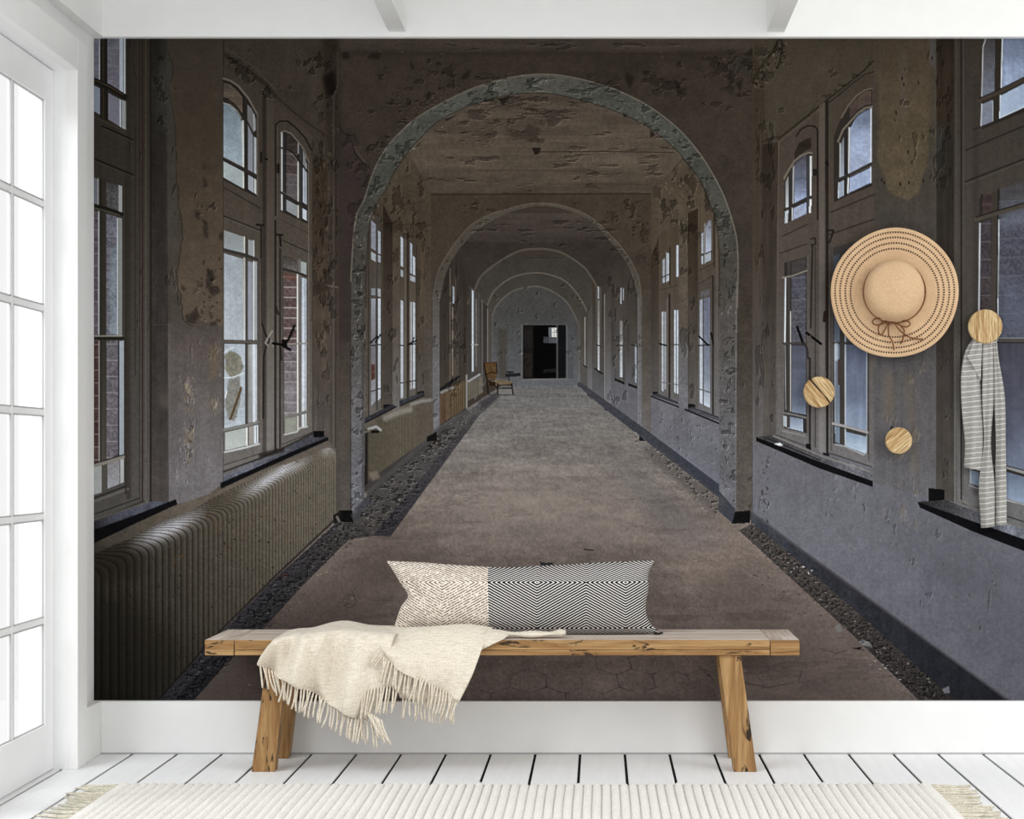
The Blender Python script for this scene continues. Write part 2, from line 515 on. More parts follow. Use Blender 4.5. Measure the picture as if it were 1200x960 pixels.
def sm(pts, keep=1):
    """rounds a polyline; the first and last `keep` points stay straight legs"""
    core = [Vector(p) for p in pts[keep:len(pts) - keep]]
    n = (len(core) - 1) * 6
    out = [tuple(cr(core, i / n)) for i in range(n + 1)]
    return list(pts[:keep]) + out + list(pts[len(pts) - keep:])
def peel(pts, t0=0.15, amp=0.35, sx=9, sy=14, seed=0.0, soft=4.0, rim=0.9, tint=None, k=0.55):
    """flaking paint: darker bare patches with a bright lower rim, inside an area with soft bounds"""
    q = np.array(pts, np.float32); pad = soft * 2
    res = mask_poly([(q[:, 0].min() - pad, q[:, 1].min() - pad), (q[:, 0].max() + pad, q[:, 1].min() - pad), (q[:, 0].max() + pad, q[:, 1].max() + pad), (q[:, 0].min() - pad, q[:, 1].max() + pad)])
    r2 = mask_poly(pts)
    if res is None or r2 is None: return
    sl, _ = res; s2, m2 = r2
    A = np.zeros((sl[0].stop - sl[0].start, sl[1].stop - sl[1].start), np.float32)
    oy, ox = s2[0].start - sl[0].start, s2[1].start - sl[1].start
    A[oy:oy + m2.shape[0], ox:ox + m2.shape[1]] = m2
    A = blur(A, soft)
    n = fbm(XX[sl] / sx + seed, YY[sl] / sy + seed * 1.7, 5)
    m = np.clip((n - t0 - 0.22 * (1 - k) + (A - 1) * 0.35) / (0.07 if k > 0.9 else 0.13), 0, 1)
    e = np.zeros_like(m); e[1:, 1:] = m[:-1, :-1] - m[1:, 1:]
    e = e + 0.5 * np.roll(e, 1, 0)
    g = np.clip(1 - amp * k * m * A + rim * k * np.clip(e, -0.6, 0.5) * A, 0.15, 1.7)
    CAN[sl] *= g[..., None]
    if tint is not None:
        w = (m * A * 0.3)[..., None]; CAN[sl] = CAN[sl] * (1 - w) + np.array(tint, np.float32) * w
def Q(x0, x1, a0, a1, b0, b1): return [(x0, a0), (x1, a1), (x1, b1), (x0, b0)]
def spots(poly_pts, n, cols, smin, smax, seed, a=0.9, flat=0.45):
    """flakes and rubble scattered inside an area"""
    res = mask_poly(poly_pts)
    if res is None: return
    sl, m = res; r = random.Random(seed)
    ys, xs = np.nonzero(m)
    if len(ys) == 0: return
    for _ in range(n):
        i = r.randrange(len(ys)); x = GX[sl[1]][xs[i]]; y = GY[sl[0]][ys[i]]
        s = r.uniform(smin, smax) * (0.4 + 0.6 * r.random())
        k = r.randint(4, 6); w0 = r.random() * 6.3
        p = [(x + s * r.uniform(0.5, 1.1) * math.cos(w0 + 6.283 * j / k), y + flat * s * r.uniform(0.5, 1.1) * math.sin(w0 + 6.283 * j / k)) for j in range(k)]
        fill(p, cols[r.randrange(len(cols))], a=a)
def ragged(pts, amp, step, seed):
    r = random.Random(seed); out = []
    for (ax, ay), (bx, by) in zip(pts[:-1], pts[1:]):
        n = max(1, int(math.hypot(bx - ax, by - ay) / step))
        for i in range(n):
            k = i / n
            out.append((ax + (bx - ax) * k + r.uniform(-amp, amp), ay + (by - ay) * k + r.uniform(-amp, amp)))
    out.append(pts[-1]); return out

RID = {}
def R(name):
    RID[len(RID) + 1] = name
    return len(RID)

# ---- broad masses: corridor floor, end wall, ceilings, the row of arches
r_floor = R('printed_floor')
fill([(100, 830), (395, 606), (515, 500), (600, 444), (668, 444), (760, 508), (880, 604), (1130, 830)],
     ('y', (444, (96, 95, 96)), (500, (112, 108, 105)), (580, (120, 111, 105)), (650, (117, 106, 100)), (740, (112, 101, 96)), (822, (108, 98, 94))), 'floor.12 floorbig.13 fine.09 hs.05', r_floor)
fill([(150, 830), (330, 690), (450, 620), (520, 640), (420, 740), (400, 830)], (58, 50, 45), a=0.55, soft=26)
fill([(840, 640), (1010, 740), (1080, 830), (900, 830), (820, 720)], (74, 65, 60), a=0.45, soft=26)
fill([(560, 560), (720, 560), (780, 640), (520, 640)], (140, 131, 124), 'floorbig.15', a=0.3, soft=20)
fill([(700, 520), (760, 560), (850, 640), (790, 640)], (92, 90, 92), a=0.5, soft=12)
# hexagonal tile joints near the viewer
def hexes():
    res = mask_poly([(230, 742), (1110, 742), (1130, 822), (160, 822)])
    sl, m = res
    a = 0.108; u, v = FU[sl] / a, FV[sl] / a
    best = np.full(u.shape, 9.0, np.float32); sec = best.copy()
    for ox, oy in ((0, 0), (0.5, 0.8660254)):
        cu = np.round(u - ox); cv = np.round((v - oy) / 1.7320508)
        for du in (-1, 0, 1):
            for dv in (-1, 0, 1):
                d = np.hypot(u - ox - cu - du, v - oy - (cv + dv) * 1.7320508)
                n = d < best
                sec = np.where(n, best, np.minimum(sec, d)); best = np.where(n, d, best)
    e = np.clip(1 - (sec - best) / 0.05, 0, 1) * m * np.clip((YY[sl] - 745) / 40, 0, 1) * np.clip(0.5 + 1.3 * FLD['med'][sl], 0.0, 1) * np.clip(1.15 - np.abs(XX[sl] - 690) / 330, 0.1, 1) * 0.55
    hl = np.floor(u * 0.5) * 0.37 + np.floor(v) * 0.61
    CAN[sl] *= (1 - e * 0.75)[..., None]
hexes()
spots([(300, 700), (470, 620), (860, 620), (1040, 800), (260, 810)], 70, [(60, 52, 48), (150, 142, 136), (74, 66, 62)], 0.8, 3.0, 3, 0.8)
spots([(480, 560), (760, 560), (860, 640), (470, 640)], 40, [(78, 72, 68), (150, 145, 140)], 0.6, 2.0, 4, 0.7)

# end wall and doorway
r_end = R('printed_end_wall')
fill([(575, 330), (690, 330), (690, 452), (575, 452)], ('y', (330, (62, 60, 57)), (385, (68, 68, 68)), (445, (88, 90, 94))), 'med.08 fine.05', r_end)
fill([(584, 385), (594, 385), (594, 444), (584, 444)], (62, 58, 52), a=0.8, soft=1.5)
fill([(592, 438), (610, 437), (610, 441), (592, 442)], (30, 31, 34))
fill([(664, 385), (672, 385), (672, 444), (664, 444)], (72, 73, 76), a=0.8)
r_door = R('printed_doorway')
fill([(612, 381), (663.5, 381), (663.5, 444.5), (612, 444.5)], (7, 7, 8), rid=r_door)
fill([(613, 382), (625, 382), (625, 444), (613, 444)], (24, 22, 21), 'fine.2')
fill([(615, 386), (623, 386), (623, 408), (615, 408)], (31, 29, 28)); fill([(615, 414), (623, 414), (623, 441), (615, 441)], (33, 30, 27))
fill([(643, 384), (653, 384), (653, 402), (643, 402)], (88, 92, 98)); fill([(646.5, 384.5), (652.5, 384.5), (652.5, 395), (646.5, 395)], (205, 205, 200))
line([(649.5, 384), (649.5, 395)], 0.6, (120, 120, 118)); line([(646, 389.5), (652.5, 389.5)], 0.6, (130, 128, 122))
fill([(637, 395), (652, 395), (652, 402), (637, 402)], (66, 69, 73), a=0.8)
fill([(654, 382), (663, 382), (663, 443), (654, 443)], (17, 18, 20)); line([(653, 381), (653, 443)], 1.3, (92, 92, 92))
line([(612, 381), (612, 444)], 1.4, (98, 98, 98)); line([(664, 381), (664, 444)], 1.2, (104, 104, 104)); line([(612, 445), (664, 444)], 1.4, (106, 104, 102))
fill([(637, 433), (651, 432), (651, 436), (637, 437)], (34, 33, 32), a=0.8)

# deeper bays: ceilings and arch walls from far to near
r_ceil, r_archw = R('printed_ceiling'), R('printed_arch_wall')
def archwall(outer, box, c, tex, rid):
    """wall with an arched opening: box outline with the opening cut out"""
    x0, x1, y0, yb = box
    fill([(x0, yb)] + [outer[0]] + outer + [outer[-1], (x1, yb), (x1, y0), (x0, y0)], c, tex, rid)
# arch 5 in front of the end wall
a5 = [(577, 445), (577, 370), (583, 357), (598, 343), (615, 337), (632, 336), (648, 342), (663, 353), (672, 367), (677, 378), (678, 452)]
a5 = sm(a5, 1)
archwall(a5, (571, 688, 322, 452), ('y', (322, (58, 54, 49)), (380, (66, 62, 56)), (450, (78, 76, 74))), 'med.08', r_archw)
line(a5[1:-1], 1.8, (92, 88, 82), 0.8)
a4 = [(571, 445), (571, 358), (575, 348), (580, 340), (595, 328), (610, 322), (625, 320), (640, 321), (660, 328), (673, 340), (683, 355), (688, 365), (688, 462)]
a4 = sm(a4, 1)
archwall(a4, (556, 694, 300, 470), ('y', (300, (56, 52, 47)), (380, (64, 60, 55)), (460, (84, 84, 86))), 'med.08 fine.04', r_archw)
line(a4[1:-1], 1.8, (96, 90, 82), 0.8)
# bay 3 sides
r_wl = R('printed_left_wall'); r_wr = R('printed_right_wall')
fill([(547, 345), (571, 358), (571, 446), (547, 462)], ('y', (345, (52, 47, 42)), (450, (66, 63, 60))), 'vs.15', r_wl)
fill([(688, 362), (712, 345), (712, 478), (688, 462)], ('y', (345, (54, 49, 44)), (400, (66, 63, 60)), (470, (88, 88, 92))), 'vs.1', r_wr)
a3 = [(548, 470), (548, 356), (555, 343), (563, 325), (580, 310), (598, 299), (613, 293), (627, 292), (640, 292), (660, 297), (683, 312), (692, 323), (700, 338), (704, 352), (708, 478)]
a3 = sm(a3, 1)
fill([(520, 250), (745, 250), (745, 290), (520, 290)], ('y', (250, (66, 58, 52)), (290, (54, 48, 44))), 'hs.12 med.05 fine.05', r_ceil)
archwall(a3, (528, 734, 284, 480), ('y', (284, (50, 44, 40)), (340, (54, 48, 43)), (400, (62, 57, 52)), (475, (80, 78, 78))), 'med.1 fine.05', r_archw)
line(a3[1:-1], 2.2, (86, 80, 72), 0.8)
line([(613, 302), (660, 302)], 1, (40, 35, 31), 0.7)
# bay 2 sides
fill([(515, 320), (537, 288), (547, 330), (547, 480), (515, 500)], ('y', (290, (46, 41, 37)), (400, (60, 54, 48)), (480, (66, 60, 54))), 'vs.2 med.1', r_wl)
fill([(752, 330), (728, 290), (716, 320), (708, 345), (708, 480), (752, 512)], ('y', (290, (52, 46, 41)), (400, (64, 60, 57)), (450, (88, 88, 93)), (510, (96, 96, 102))), 'vs.08 med.06', r_wr)
a2o = [(507, 508), (507, 350), (513, 320), (523, 300), (537, 280), (553, 263), (573, 252), (592, 246), (613, 240), (633, 238), (655, 240), (680, 248), (697, 258), (713, 273), (727, 288), (737, 302), (745, 317), (750, 333), (752, 360), (752, 512)]
a2o = sm(a2o, 1)
a2i = [(515, 508), (515, 356), (518, 340), (523, 320), (535, 297), (548, 281), (567, 265), (596, 250), (616, 244), (635, 242), (655, 244), (678, 252), (696, 263), (712, 280), (727, 298), (735, 311), (742, 328), (747, 350), (748, 364), (748, 512)]
a2i = sm(a2i, 1)
# bay 1 ceiling
fill([(440, 110), (830, 110), (800, 185), (763, 228), (505, 228), (470, 180)], ('y', (110, (78, 69, 60)), (190, (82, 73, 63)), (228, (70, 62, 54))), 'hs.14 med.07 fine.06', r_ceil)
for y_, x0_, x1_, a_ in ((178, 630, 790, 0.9), (200, 560, 700, 0.35), (211, 497, 525, 0.6), (216, 640, 760, 0.4), (140, 560, 640, 0.4), (158, 590, 700, 0.3), (127, 575, 640, 0.4)):
    line([(x0_, y_), ((x0_ + x1_) / 2, y_ - 0.5), (x1_, y_ + 0.8)], 1.2, (44, 37, 32), a_)
fill([(623, 173), (634, 173), (632, 180), (627, 182)], (34, 29, 26))
fill([(588, 140), (640, 140), (634, 166), (600, 164)], (52, 44, 38), a=0.7, soft=3, thr=('med', 0.05, 5))
fill([(530, 145), (580, 145), (570, 170), (540, 168)], (56, 47, 40), a=0.5, soft=4, thr=('med', 0.1, 5))
# arch wall 2
archwall(a2o, (497, 763, 226, 514), ('y', (226, (62, 54, 45)), (300, (62, 54, 46)), (380, (68, 62, 55)), (440, (82, 77, 72)), (510, (96, 93, 92))), 'med.1 fine.06 big.06', r_archw)
line([(505, 228), (763, 227)], 1.5, (42, 36, 31), 0.7)
r_arch = R('printed_arch')
fill(a2o + a2i[::-1], ('y', (238, (76, 71, 63)), (320, (72, 66, 59)), (420, (96, 94, 94)), (510, (108, 108, 113))), 'med.08 fine.06', r_arch)
line(a2o[1:-1], 1.0, (104, 97, 87), 0.6); line(a2i[1:-1], 0.8, (46, 40, 35), 0.5)
fill([(577, 232), (600, 230), (596, 246), (580, 244)], (48, 41, 33), a=0.6, soft=2, thr=('med', -0.1, 4))
fill([(497, 228), (503, 228), (503, 470), (497, 470)], (40, 33, 27), a=0.75, soft=1)
fill([(749, 509), (762, 509), (762, 517), (749, 517)], (24, 24, 26)); fill([(500, 508), (510, 506), (510, 516), (500, 518)], (24, 23, 24))

# bay 1 side walls
fill([(427, 260), (440, 225), (455, 195), (480, 180), (505, 228), (505, 508), (427, 566)], ('y', (180, (74, 65, 54)), (270, (66, 58, 48)), (400, (76, 70, 63)), (500, (84, 78, 70))), 'vs.1 med.12 fine.07', r_wl)
fill([(763, 228), (800, 187), (822, 212), (843, 290), (843, 572), (763, 512)], ('y', (190, (76, 67, 55)), (280, (72, 63, 53)), (370, (74, 68, 62)), (405, (84, 80, 78)), (460, (98, 97, 102)), (570, (104, 105, 114))), 'vs.07 med.1 fine.06', r_wr)
spots([(764, 230), (800, 190), (812, 240), (770, 270)], 60, [(48, 40, 33), (98, 88, 75)], 0.8, 3, 8, 0.6, 1)
spots([(455, 205), (480, 185), (500, 240), (470, 290)], 40, [(50, 43, 36), (92, 82, 69)], 0.8, 3, 9, 0.5, 1)

# ---- far windows (both sides)
def strip(pts, c, rid=None): fill(pts, c, 'fine.05', rid)
DK = (38, 33, 30); LT = (150, 156, 164); WH = (176, 182, 190)
rw = R('printed_window')
fill([(432, 246), (448, 256), (448, 480), (432, 494)], ('y', (250, (66, 58, 50)), (400, (82, 76, 70)), (490, (92, 88, 84))), 'vs.1', rw)
strip(Q(435, 440.5, 258, 263, 291, 294), (128, 130, 142)); strip(Q(443, 446, 270, 272, 297, 298), LT)
strip(Q(435, 440.5, 295, 298, 304, 307), (150, 155, 160)); strip(Q(443, 446, 299, 300, 307, 308), LT)
strip(Q(435, 440, 338, 338, 346, 346), (120, 124, 130)); strip(Q(442.5, 446, 338, 339, 347, 348), (150, 155, 160))
strip(Q(435, 440, 350, 350, 476, 470), ('y', (350, (140, 144, 152)), (410, (108, 106, 112)), (430, (112, 110, 112)), (476, (140, 144, 152)))); strip(Q(443, 446, 350, 350, 470, 466), WH)
fill(Q(435, 439.5, 427, 427, 446, 444), (78, 54, 48), 'fine.25'); line([(435, 459), (447, 455)], 1.2, DK); line([(435, 405), (447, 404)], 1.5, DK)
line([(432, 252), (432, 490)], 1.6, (52, 46, 42)); line([(441.7, 255), (441.7, 480)], 1.6, (58, 55, 54)); line([(447.5, 262), (447.5, 478)], 1.4, (58, 52, 46))
fill([(449, 240), (460, 262), (460, 478), (449, 480)], ('y', (240, (42, 34, 28)), (340, (56, 48, 41)), (480, (72, 67, 63))), 'vs.1 med.1')
fill([(460, 250), (468, 262), (468, 479), (460, 481)], ('y', (250, (70, 61, 50)), (400, (84, 77, 70)), (480, (98, 95, 94))), 'vs.08 med.1')
fill([(449, 474), (459, 474), (459, 480), (449, 480)], (22, 21, 22))
rw = R('printed_window')
fill([(468, 262), (489, 284), (489, 464), (468, 474)], ('y', (262, (62, 54, 45)), (400, (84, 78, 70)), (470, (90, 86, 82))), 'vs.1', rw)
strip(Q(469.5, 472.5, 277, 280, 312, 313), WH); strip(Q(469.5, 472.5, 316, 317, 324, 325), LT)
strip(Q(480.5, 483, 284, 286, 320, 321), (150, 156, 168)); strip(Q(484, 486.5, 300, 302, 322, 323), WH); strip(Q(480.5, 486.5, 323, 325, 329, 331), LT)
strip(Q(469.5, 472.5, 352, 353, 467, 466), WH); strip(Q(480.5, 483, 354, 354, 457, 456), (150, 148, 150)); strip(Q(484, 486.5, 354, 355, 456, 455), WH)
line([(469, 405), (473, 405)], 1.4, DK); line([(480, 404), (487, 403)], 1.4, DK); line([(470, 449), (487, 446)], 1.2, DK)
line([(478, 275), (478, 466)], 2.4, (50, 42, 36)); line([(475, 270), (475, 468)], 1, (100, 94, 86)); line([(488, 288), (488, 462)], 1.2, (50, 44, 38))
line([(478, 404), (490, 398)], 1.8, (16, 14, 14)); line([(482, 403), (485, 396)], 1.5, (16, 14, 14)); line([(434, 402), (442, 394)], 2, (18, 16, 16)); line([(440, 401), (446, 392)], 2, (18, 16, 16)); line([(428, 404), (436, 402)], 1.4, (60, 56, 52))
fill([(489, 284), (497, 290), (497, 462), (489, 464)], ('y', (284, (72, 62, 50)), (400, (74, 66, 57)), (460, (82, 77, 72))), 'vs.1')
fill([(489, 459), (497, 458), (497, 463), (489, 464)], (22, 21, 22))
r_sill = R('printed_window_sill')
fill([(427, 490), (460, 474), (464, 476), (427, 496)], (46, 46, 50), 'fine.2', r_sill); line([(427, 496), (464, 477)], 1.6, (18, 18, 20))
fill([(468, 470), (494, 460), (497, 462), (468, 475)], (52, 53, 58), 'fine.2', r_sill); line([(469, 475.5), (497, 463.5)], 1.5, (18, 18, 20))
# bay 2 and 3 windows left
rw = R('printed_window')
fill([(526, 310), (538, 322), (538, 442), (526, 448)], ('y', (310, (50, 44, 40)), (440, (70, 65, 60))), 'vs.15', rw)
strip(Q(530.5, 532.5, 335, 337, 356, 356), LT); line([(527.5, 315), (527.5, 445)], 1, (92, 84, 74)); line([(534, 320), (534, 440)], 1, (84, 74, 62)); line([(530, 404), (536, 400)], 1.3, DK)
strip(Q(530.2, 531.2, 360, 360, 440, 440), (120, 110, 98))
fill([(515, 455), (537, 440), (540, 441), (515, 461)], (30, 29, 30))
rw = R('printed_window')
fill([(550, 335), (562, 345), (562, 434), (550, 440)], (70, 66, 62), 'vs.2', rw)
strip(Q(553.2, 555, 340, 341, 436, 435), WH); strip(Q(557.6, 558.6, 350, 350, 430, 430), (120, 120, 120)); line([(551, 338), (551, 440)], 0.9, (48, 44, 41)); line([(552, 404), (560, 404)], 1.2, (150, 148, 144))
line([(565, 352), (565, 446)], 1.2, (112, 110, 108), 0.7); line([(571.5, 362), (571.5, 430)], 1.0, (120, 118, 115), 0.7); line([(568.5, 365), (568.5, 440)], 1.2, (46, 42, 40), 0.8); line([(577, 372), (577, 440)], 1, (112, 110, 106), 0.5)
# right side far windows
rw = R('printed_window')
fill([(818, 246), (842, 250), (842, 492), (818, 480)], ('y', (250, (76, 66, 54)), (340, (74, 67, 60)), (480, (98, 97, 98))), 'vs.08 fine.05', rw)
strip([(827, 266), (830, 259), (833.5, 257.5), (833.5, 294), (827, 297)], ('y', (258, (110, 112, 122)), (296, (170, 178, 198)))); strip(Q(822, 824.5, 274, 272, 297, 297), LT)
strip(Q(826.5, 833, 299, 295, 308, 305), LT); strip(Q(822, 824, 300, 299, 310, 309), (160, 166, 175))
line([(821, 300), (834, 294)], 1.3, DK); line([(826, 262), (826, 309)], 1, WH, 0.8); line([(837, 255), (837, 312)], 1.6, (44, 38, 33)); line([(818, 318), (838, 308)], 1, (44, 38, 33), 0.8); line([(817, 334), (834, 324)], 1, (44, 38, 33), 0.8); line([(835.5, 323), (835.5, 490)], 2.0, (40, 35, 32)); line([(840, 262), (840, 490)], 1, (110, 103, 96), 0.6)
strip(Q(820, 823.5, 352, 350, 472, 474), ('y', (350, (140, 146, 156)), (474, (190, 196, 206)))); strip(Q(825, 832, 350, 348, 475, 478), ('y', (348, (96, 98, 112)), (440, (118, 124, 138)), (476, (178, 186, 198))))
strip(Q(821, 832, 342, 338, 349, 346), (84, 82, 84)); line([(824.2, 345), (824.2, 475)], 1.2, (64, 62, 62)); line([(819, 405), (832, 404)], 1.6, DK); line([(820, 456), (832, 460)], 1.4, (90, 90, 94))
line([(819, 394), (830, 405)], 2, (18, 16, 16)); line([(833, 390), (836, 403)], 2, (18, 16, 16))
fill([(806, 250), (818, 244), (818, 478), (806, 478)], ('y', (246, (46, 37, 29)), (340, (60, 53, 45)), (478, (82, 79, 77))), 'vs.12 med.08')
fill([(805, 473), (815, 474), (814, 479), (805, 479)], (22, 21, 23))
fill([(803, 479), (812, 477), (844, 489), (844, 494)], (60, 61, 66), 'fine.2', r_sill); line([(803, 480), (844, 497)], 2, (20, 20, 23)); line([(811, 480), (843, 492)], 1, (100, 100, 104), 0.7)
fill([(795, 230), (806, 250), (806, 480), (795, 476)], ('y', (240, (78, 69, 57)), (380, (80, 73, 65)), (404, (92, 89, 88)), (480, (106, 106, 112))), 'med.1 fine.08 vs.06')
rw = R('printed_window')
fill([(772, 275), (796, 262), (796, 470), (772, 462)], ('y', (275, (70, 60, 49)), (400, (80, 74, 68)), (465, (92, 90, 90))), 'vs.1', rw)
strip(Q(776.5, 779, 305, 303, 332, 331), LT); strip(Q(780.5, 784, 296, 297, 331, 329), (160, 164, 172)); strip(Q(792.5, 795, 288, 287, 325, 324), WH)
line([(776, 325), (785, 321)], 1.2, DK); line([(785, 290), (785, 334)], 1.6, (42, 35, 30)); line([(774, 340), (795, 334)], 0.9, (46, 40, 35), 0.7)
strip(Q(775.5, 777.5, 366, 365, 458, 459), WH); strip(Q(778.5, 780.5, 366, 365, 456, 457), (150, 156, 165)); strip(Q(790, 792, 364, 363, 460, 461), WH); strip(Q(793, 794.8, 364, 363, 461, 462), (170, 176, 184))
line([(784.5, 345), (784.5, 466)], 2.2, (40, 34, 30)); line([(782, 350), (782, 460)], 1, (112, 106, 100), 0.7); line([(769, 402), (781, 405)], 2, (20, 18, 18)); line([(775, 448), (795, 451)], 1, (90, 90, 92)); line([(786, 404), (795, 404)], 1.2, (60, 56, 54))
fill([(763, 300), (772, 278), (772, 462), (763, 462)], ('y', (280, (52, 43, 34)), (380, (62, 56, 50)), (460, (80, 77, 76))), 'vs.1')
fill([(765, 459), (771, 459), (771, 463), (765, 463)], (22, 21, 23))
fill([(763, 463), (770, 461), (795, 471), (795, 474)], (56, 56, 60), rid=r_sill); line([(763, 464.5), (795, 477)], 1.7, (20, 20, 23))
rw = R('printed_window')
fill([(720, 318), (734, 312), (734, 450), (720, 444)], ('y', (318, (58, 51, 45)), (440, (78, 76, 76))), 'vs.1', rw)
strip(Q(727, 728.5, 338, 337, 356, 356), (150, 154, 160)); strip(Q(730, 731.2, 338, 337, 352, 352), (130, 132, 136))
strip(Q(726.5, 729.5, 376, 376, 442, 442), ('y', (376, (120, 118, 114)), (442, (180, 186, 194)))); line([(722, 405), (729, 405)], 1.4, DK); line([(731, 370), (731, 446)], 1, (50, 46, 44))
fill([(720, 443), (732, 448), (732, 451), (720, 446)], (26, 25, 27))
rw = R('printed_window')
fill([(738, 372), (747.5, 368), (747.5, 455), (738, 450)], ('y', (370, (64, 58, 52)), (450, (84, 83, 85))), 'vs.1', rw)
strip(Q(744, 746, 404, 404, 448, 449), (140, 145, 155)); line([(740, 404), (747, 406)], 1.6, DK)
fill([(736, 449), (747, 453), (747, 456), (736, 452)], (26, 25, 27))
rw = R('printed_window')
fill([(698, 340), (705, 336), (705, 440), (698, 436)], (72, 68, 64), 'vs.1', rw)
strip(Q(700.5, 702.4, 352, 352, 434, 434), ('y', (352, (110, 106, 100)), (434, (200, 204, 210)))); strip(Q(700.5, 702, 336, 336, 350, 350), (150, 152, 156)); line([(699, 404), (704, 406)], 1.2, DK); line([(697, 432), (706, 438)], 1.8, (26, 25, 27))
line([(685.5, 372), (685.5, 428)], 1, (160, 158, 154), 0.7); line([(684, 428), (688, 431)], 1.4, (34, 32, 32))
for x0_, x1_, y1_ in ((708.5, 716, 480), (688.5, 694, 463), (677, 680, 452)):
    fill([(x0_, 345 + (716 - x1_)), (x1_, 335 + (716 - x1_)), (x1_, y1_), (x0_, y1_ - 2)], ('y', (340, (66, 60, 53)), (405, (82, 78, 75)), (480, (112, 113, 119))), 'vs.08', a=0.9)
    fill([(x0_, y1_ - 3), (x1_, y1_ - 1), (x1_, y1_ + 2), (x0_, y1_ + 1)], (30, 30, 34))
line([(708.5, 345), (708.5, 478)], 1.0, (128, 126, 126), 0.7); line([(748, 350), (748, 508)], 1.2, (128, 128, 132), 0.6)

# skirting along the right wall
r_sk = R('printed_skirting')
fill([(678, 447), (690, 455), (763, 508), (843, 568), (843, 584), (762, 521), (690, 464), (678, 452)], ('x', (690, (60, 60, 66)), (843, (54, 57, 66))), 'fine.1', r_sk)
spots([(700, 475), (760, 515), (850, 590), (830, 605), (740, 525)], 120, [(64, 60, 58), (150, 148, 146), (48, 45, 44), (110, 104, 100)], 0.7, 2.8, 12, 0.8)

# floor band along the left wall, with dark inlaid strip
r_fs = R('printed_floor_strip')
fill([(411, 612), (427, 584), (510, 512), (548, 482), (600, 447), (604, 447), (560.8, 488), (457.5, 628.5), (413, 627)], ('y', (450, (84, 82, 82)), (520, (72, 70, 69)), (628, (66, 63, 61))), 'floor.1 fine.12', r_fs)
fill([(437.5, 627.8), (458, 628.5), (561, 487.6), (554.5, 487)], ('y', (488, (64, 62, 63)), (628, (50, 48, 52))), 'fine.12 floor.12', r_fs)
fill([(427, 566), (515, 500), (548, 478), (548, 484), (430, 585)], (58, 56, 57), a=0.8, soft=1.5)
fill([(560, 470), (578, 462), (586, 464), (566, 482)], (52, 50, 54), a=0.7, soft=2)
spots([(412, 625), (432, 580), (515, 510), (530, 505), (450, 626)], 110, [(30, 28, 28), (112, 108, 104), (46, 42, 40)], 0.7, 3.0, 21, 0.85)
spots([(500, 522), (515, 514), (518, 524), (505, 530)], 30, [(26, 20, 18), (60, 40, 32)], 1, 3.5, 22, 0.95)
spots([(440, 620), (548, 488), (556, 488), (455, 626)], 50, [(86, 84, 88), (34, 32, 34)], 0.5, 1.8, 23, 0.7)
spots([(515, 505), (548, 482), (575, 468), (580, 474)], 50, [(30, 28, 28), (120, 116, 110)], 0.6, 2.0, 24, 0.8)

# ---- radiators in the far bays
def radiator_far(top, bot, c, d, rid, amp=0.16):
    x0, x1 = top[0][0], top[-1][0]
    fill(top + bot[::-1], c, 'fine.05 med.06', rid)
    res = mask_poly(top + bot[::-1]); sl, m = res
    ph = (1.0 / (620.0 - XX[sl])) / d
    s = 1 + amp * np.sin(2 * math.pi * ph) * m
    CAN[sl] *= s[..., None]
r_rad = R('printed_radiator')
radiator_far([(548, 449), (560, 442), (565, 441), (566, 462)], [(548, 470), (566, 460), (566, 461), (566, 462)], (92, 86, 78), 1.6e-4, r_rad, 0.1)
line([(549, 447), (562, 439)], 2.2, (165, 168, 172), 0.8)
r_rad = R('printed_radiator')
radiator_far([(515, 463), (530, 452), (545, 446)], [(515, 498), (530, 488), (545, 479)], ('x', (515, (88, 74, 58)), (545, (80, 68, 52))), 1.0e-4, r_rad, 0.2)
line([(517, 460), (526, 456), (532, 454)], 3, (150, 150, 150), 0.7); fill([(517, 463), (522, 463), (522, 494), (517, 496)], (94, 74, 60), 'vs.3')
line([(546.8, 440), (546.8, 478)], 2.0, (130, 126, 122)); 
r_rad = R('printed_radiator')
radiator_far([(427, 507), (440, 497), (470, 480), (492, 470), (503, 468), (508, 471)], [(427, 567), (440, 557), (470, 536), (492, 521), (503, 512), (508, 508)], ('x', (427, (74, 68, 58)), (470, (84, 78, 67)), (508, (82, 76, 68))), 6.5e-5, r_rad, 0.11)
line([(452, 490), (468, 483), (480, 480)], 7, (142, 138, 132), 0.65, 4); line([(482, 474), (494, 470), (504, 469)], 4, (140, 138, 135), 0.7, 2.5)
fill([(427, 504), (431, 503), (431, 566), (427, 570)], (26, 24, 23), a=0.9, soft=0.7)
line([(432, 503), (441, 500), (446, 504)], 3, (150, 151, 152)); line([(436, 506), (443, 506)], 3.2, (18, 18, 18)); line([(427, 507), (434, 504)], 2.5, (96, 90, 82))
fill([(432, 554), (442, 552), (446, 560), (436, 564)], (112, 104, 94), a=0.8, soft=1.2)
fill([(500, 512), (512, 506), (512, 516), (500, 518)], (20, 19, 19))

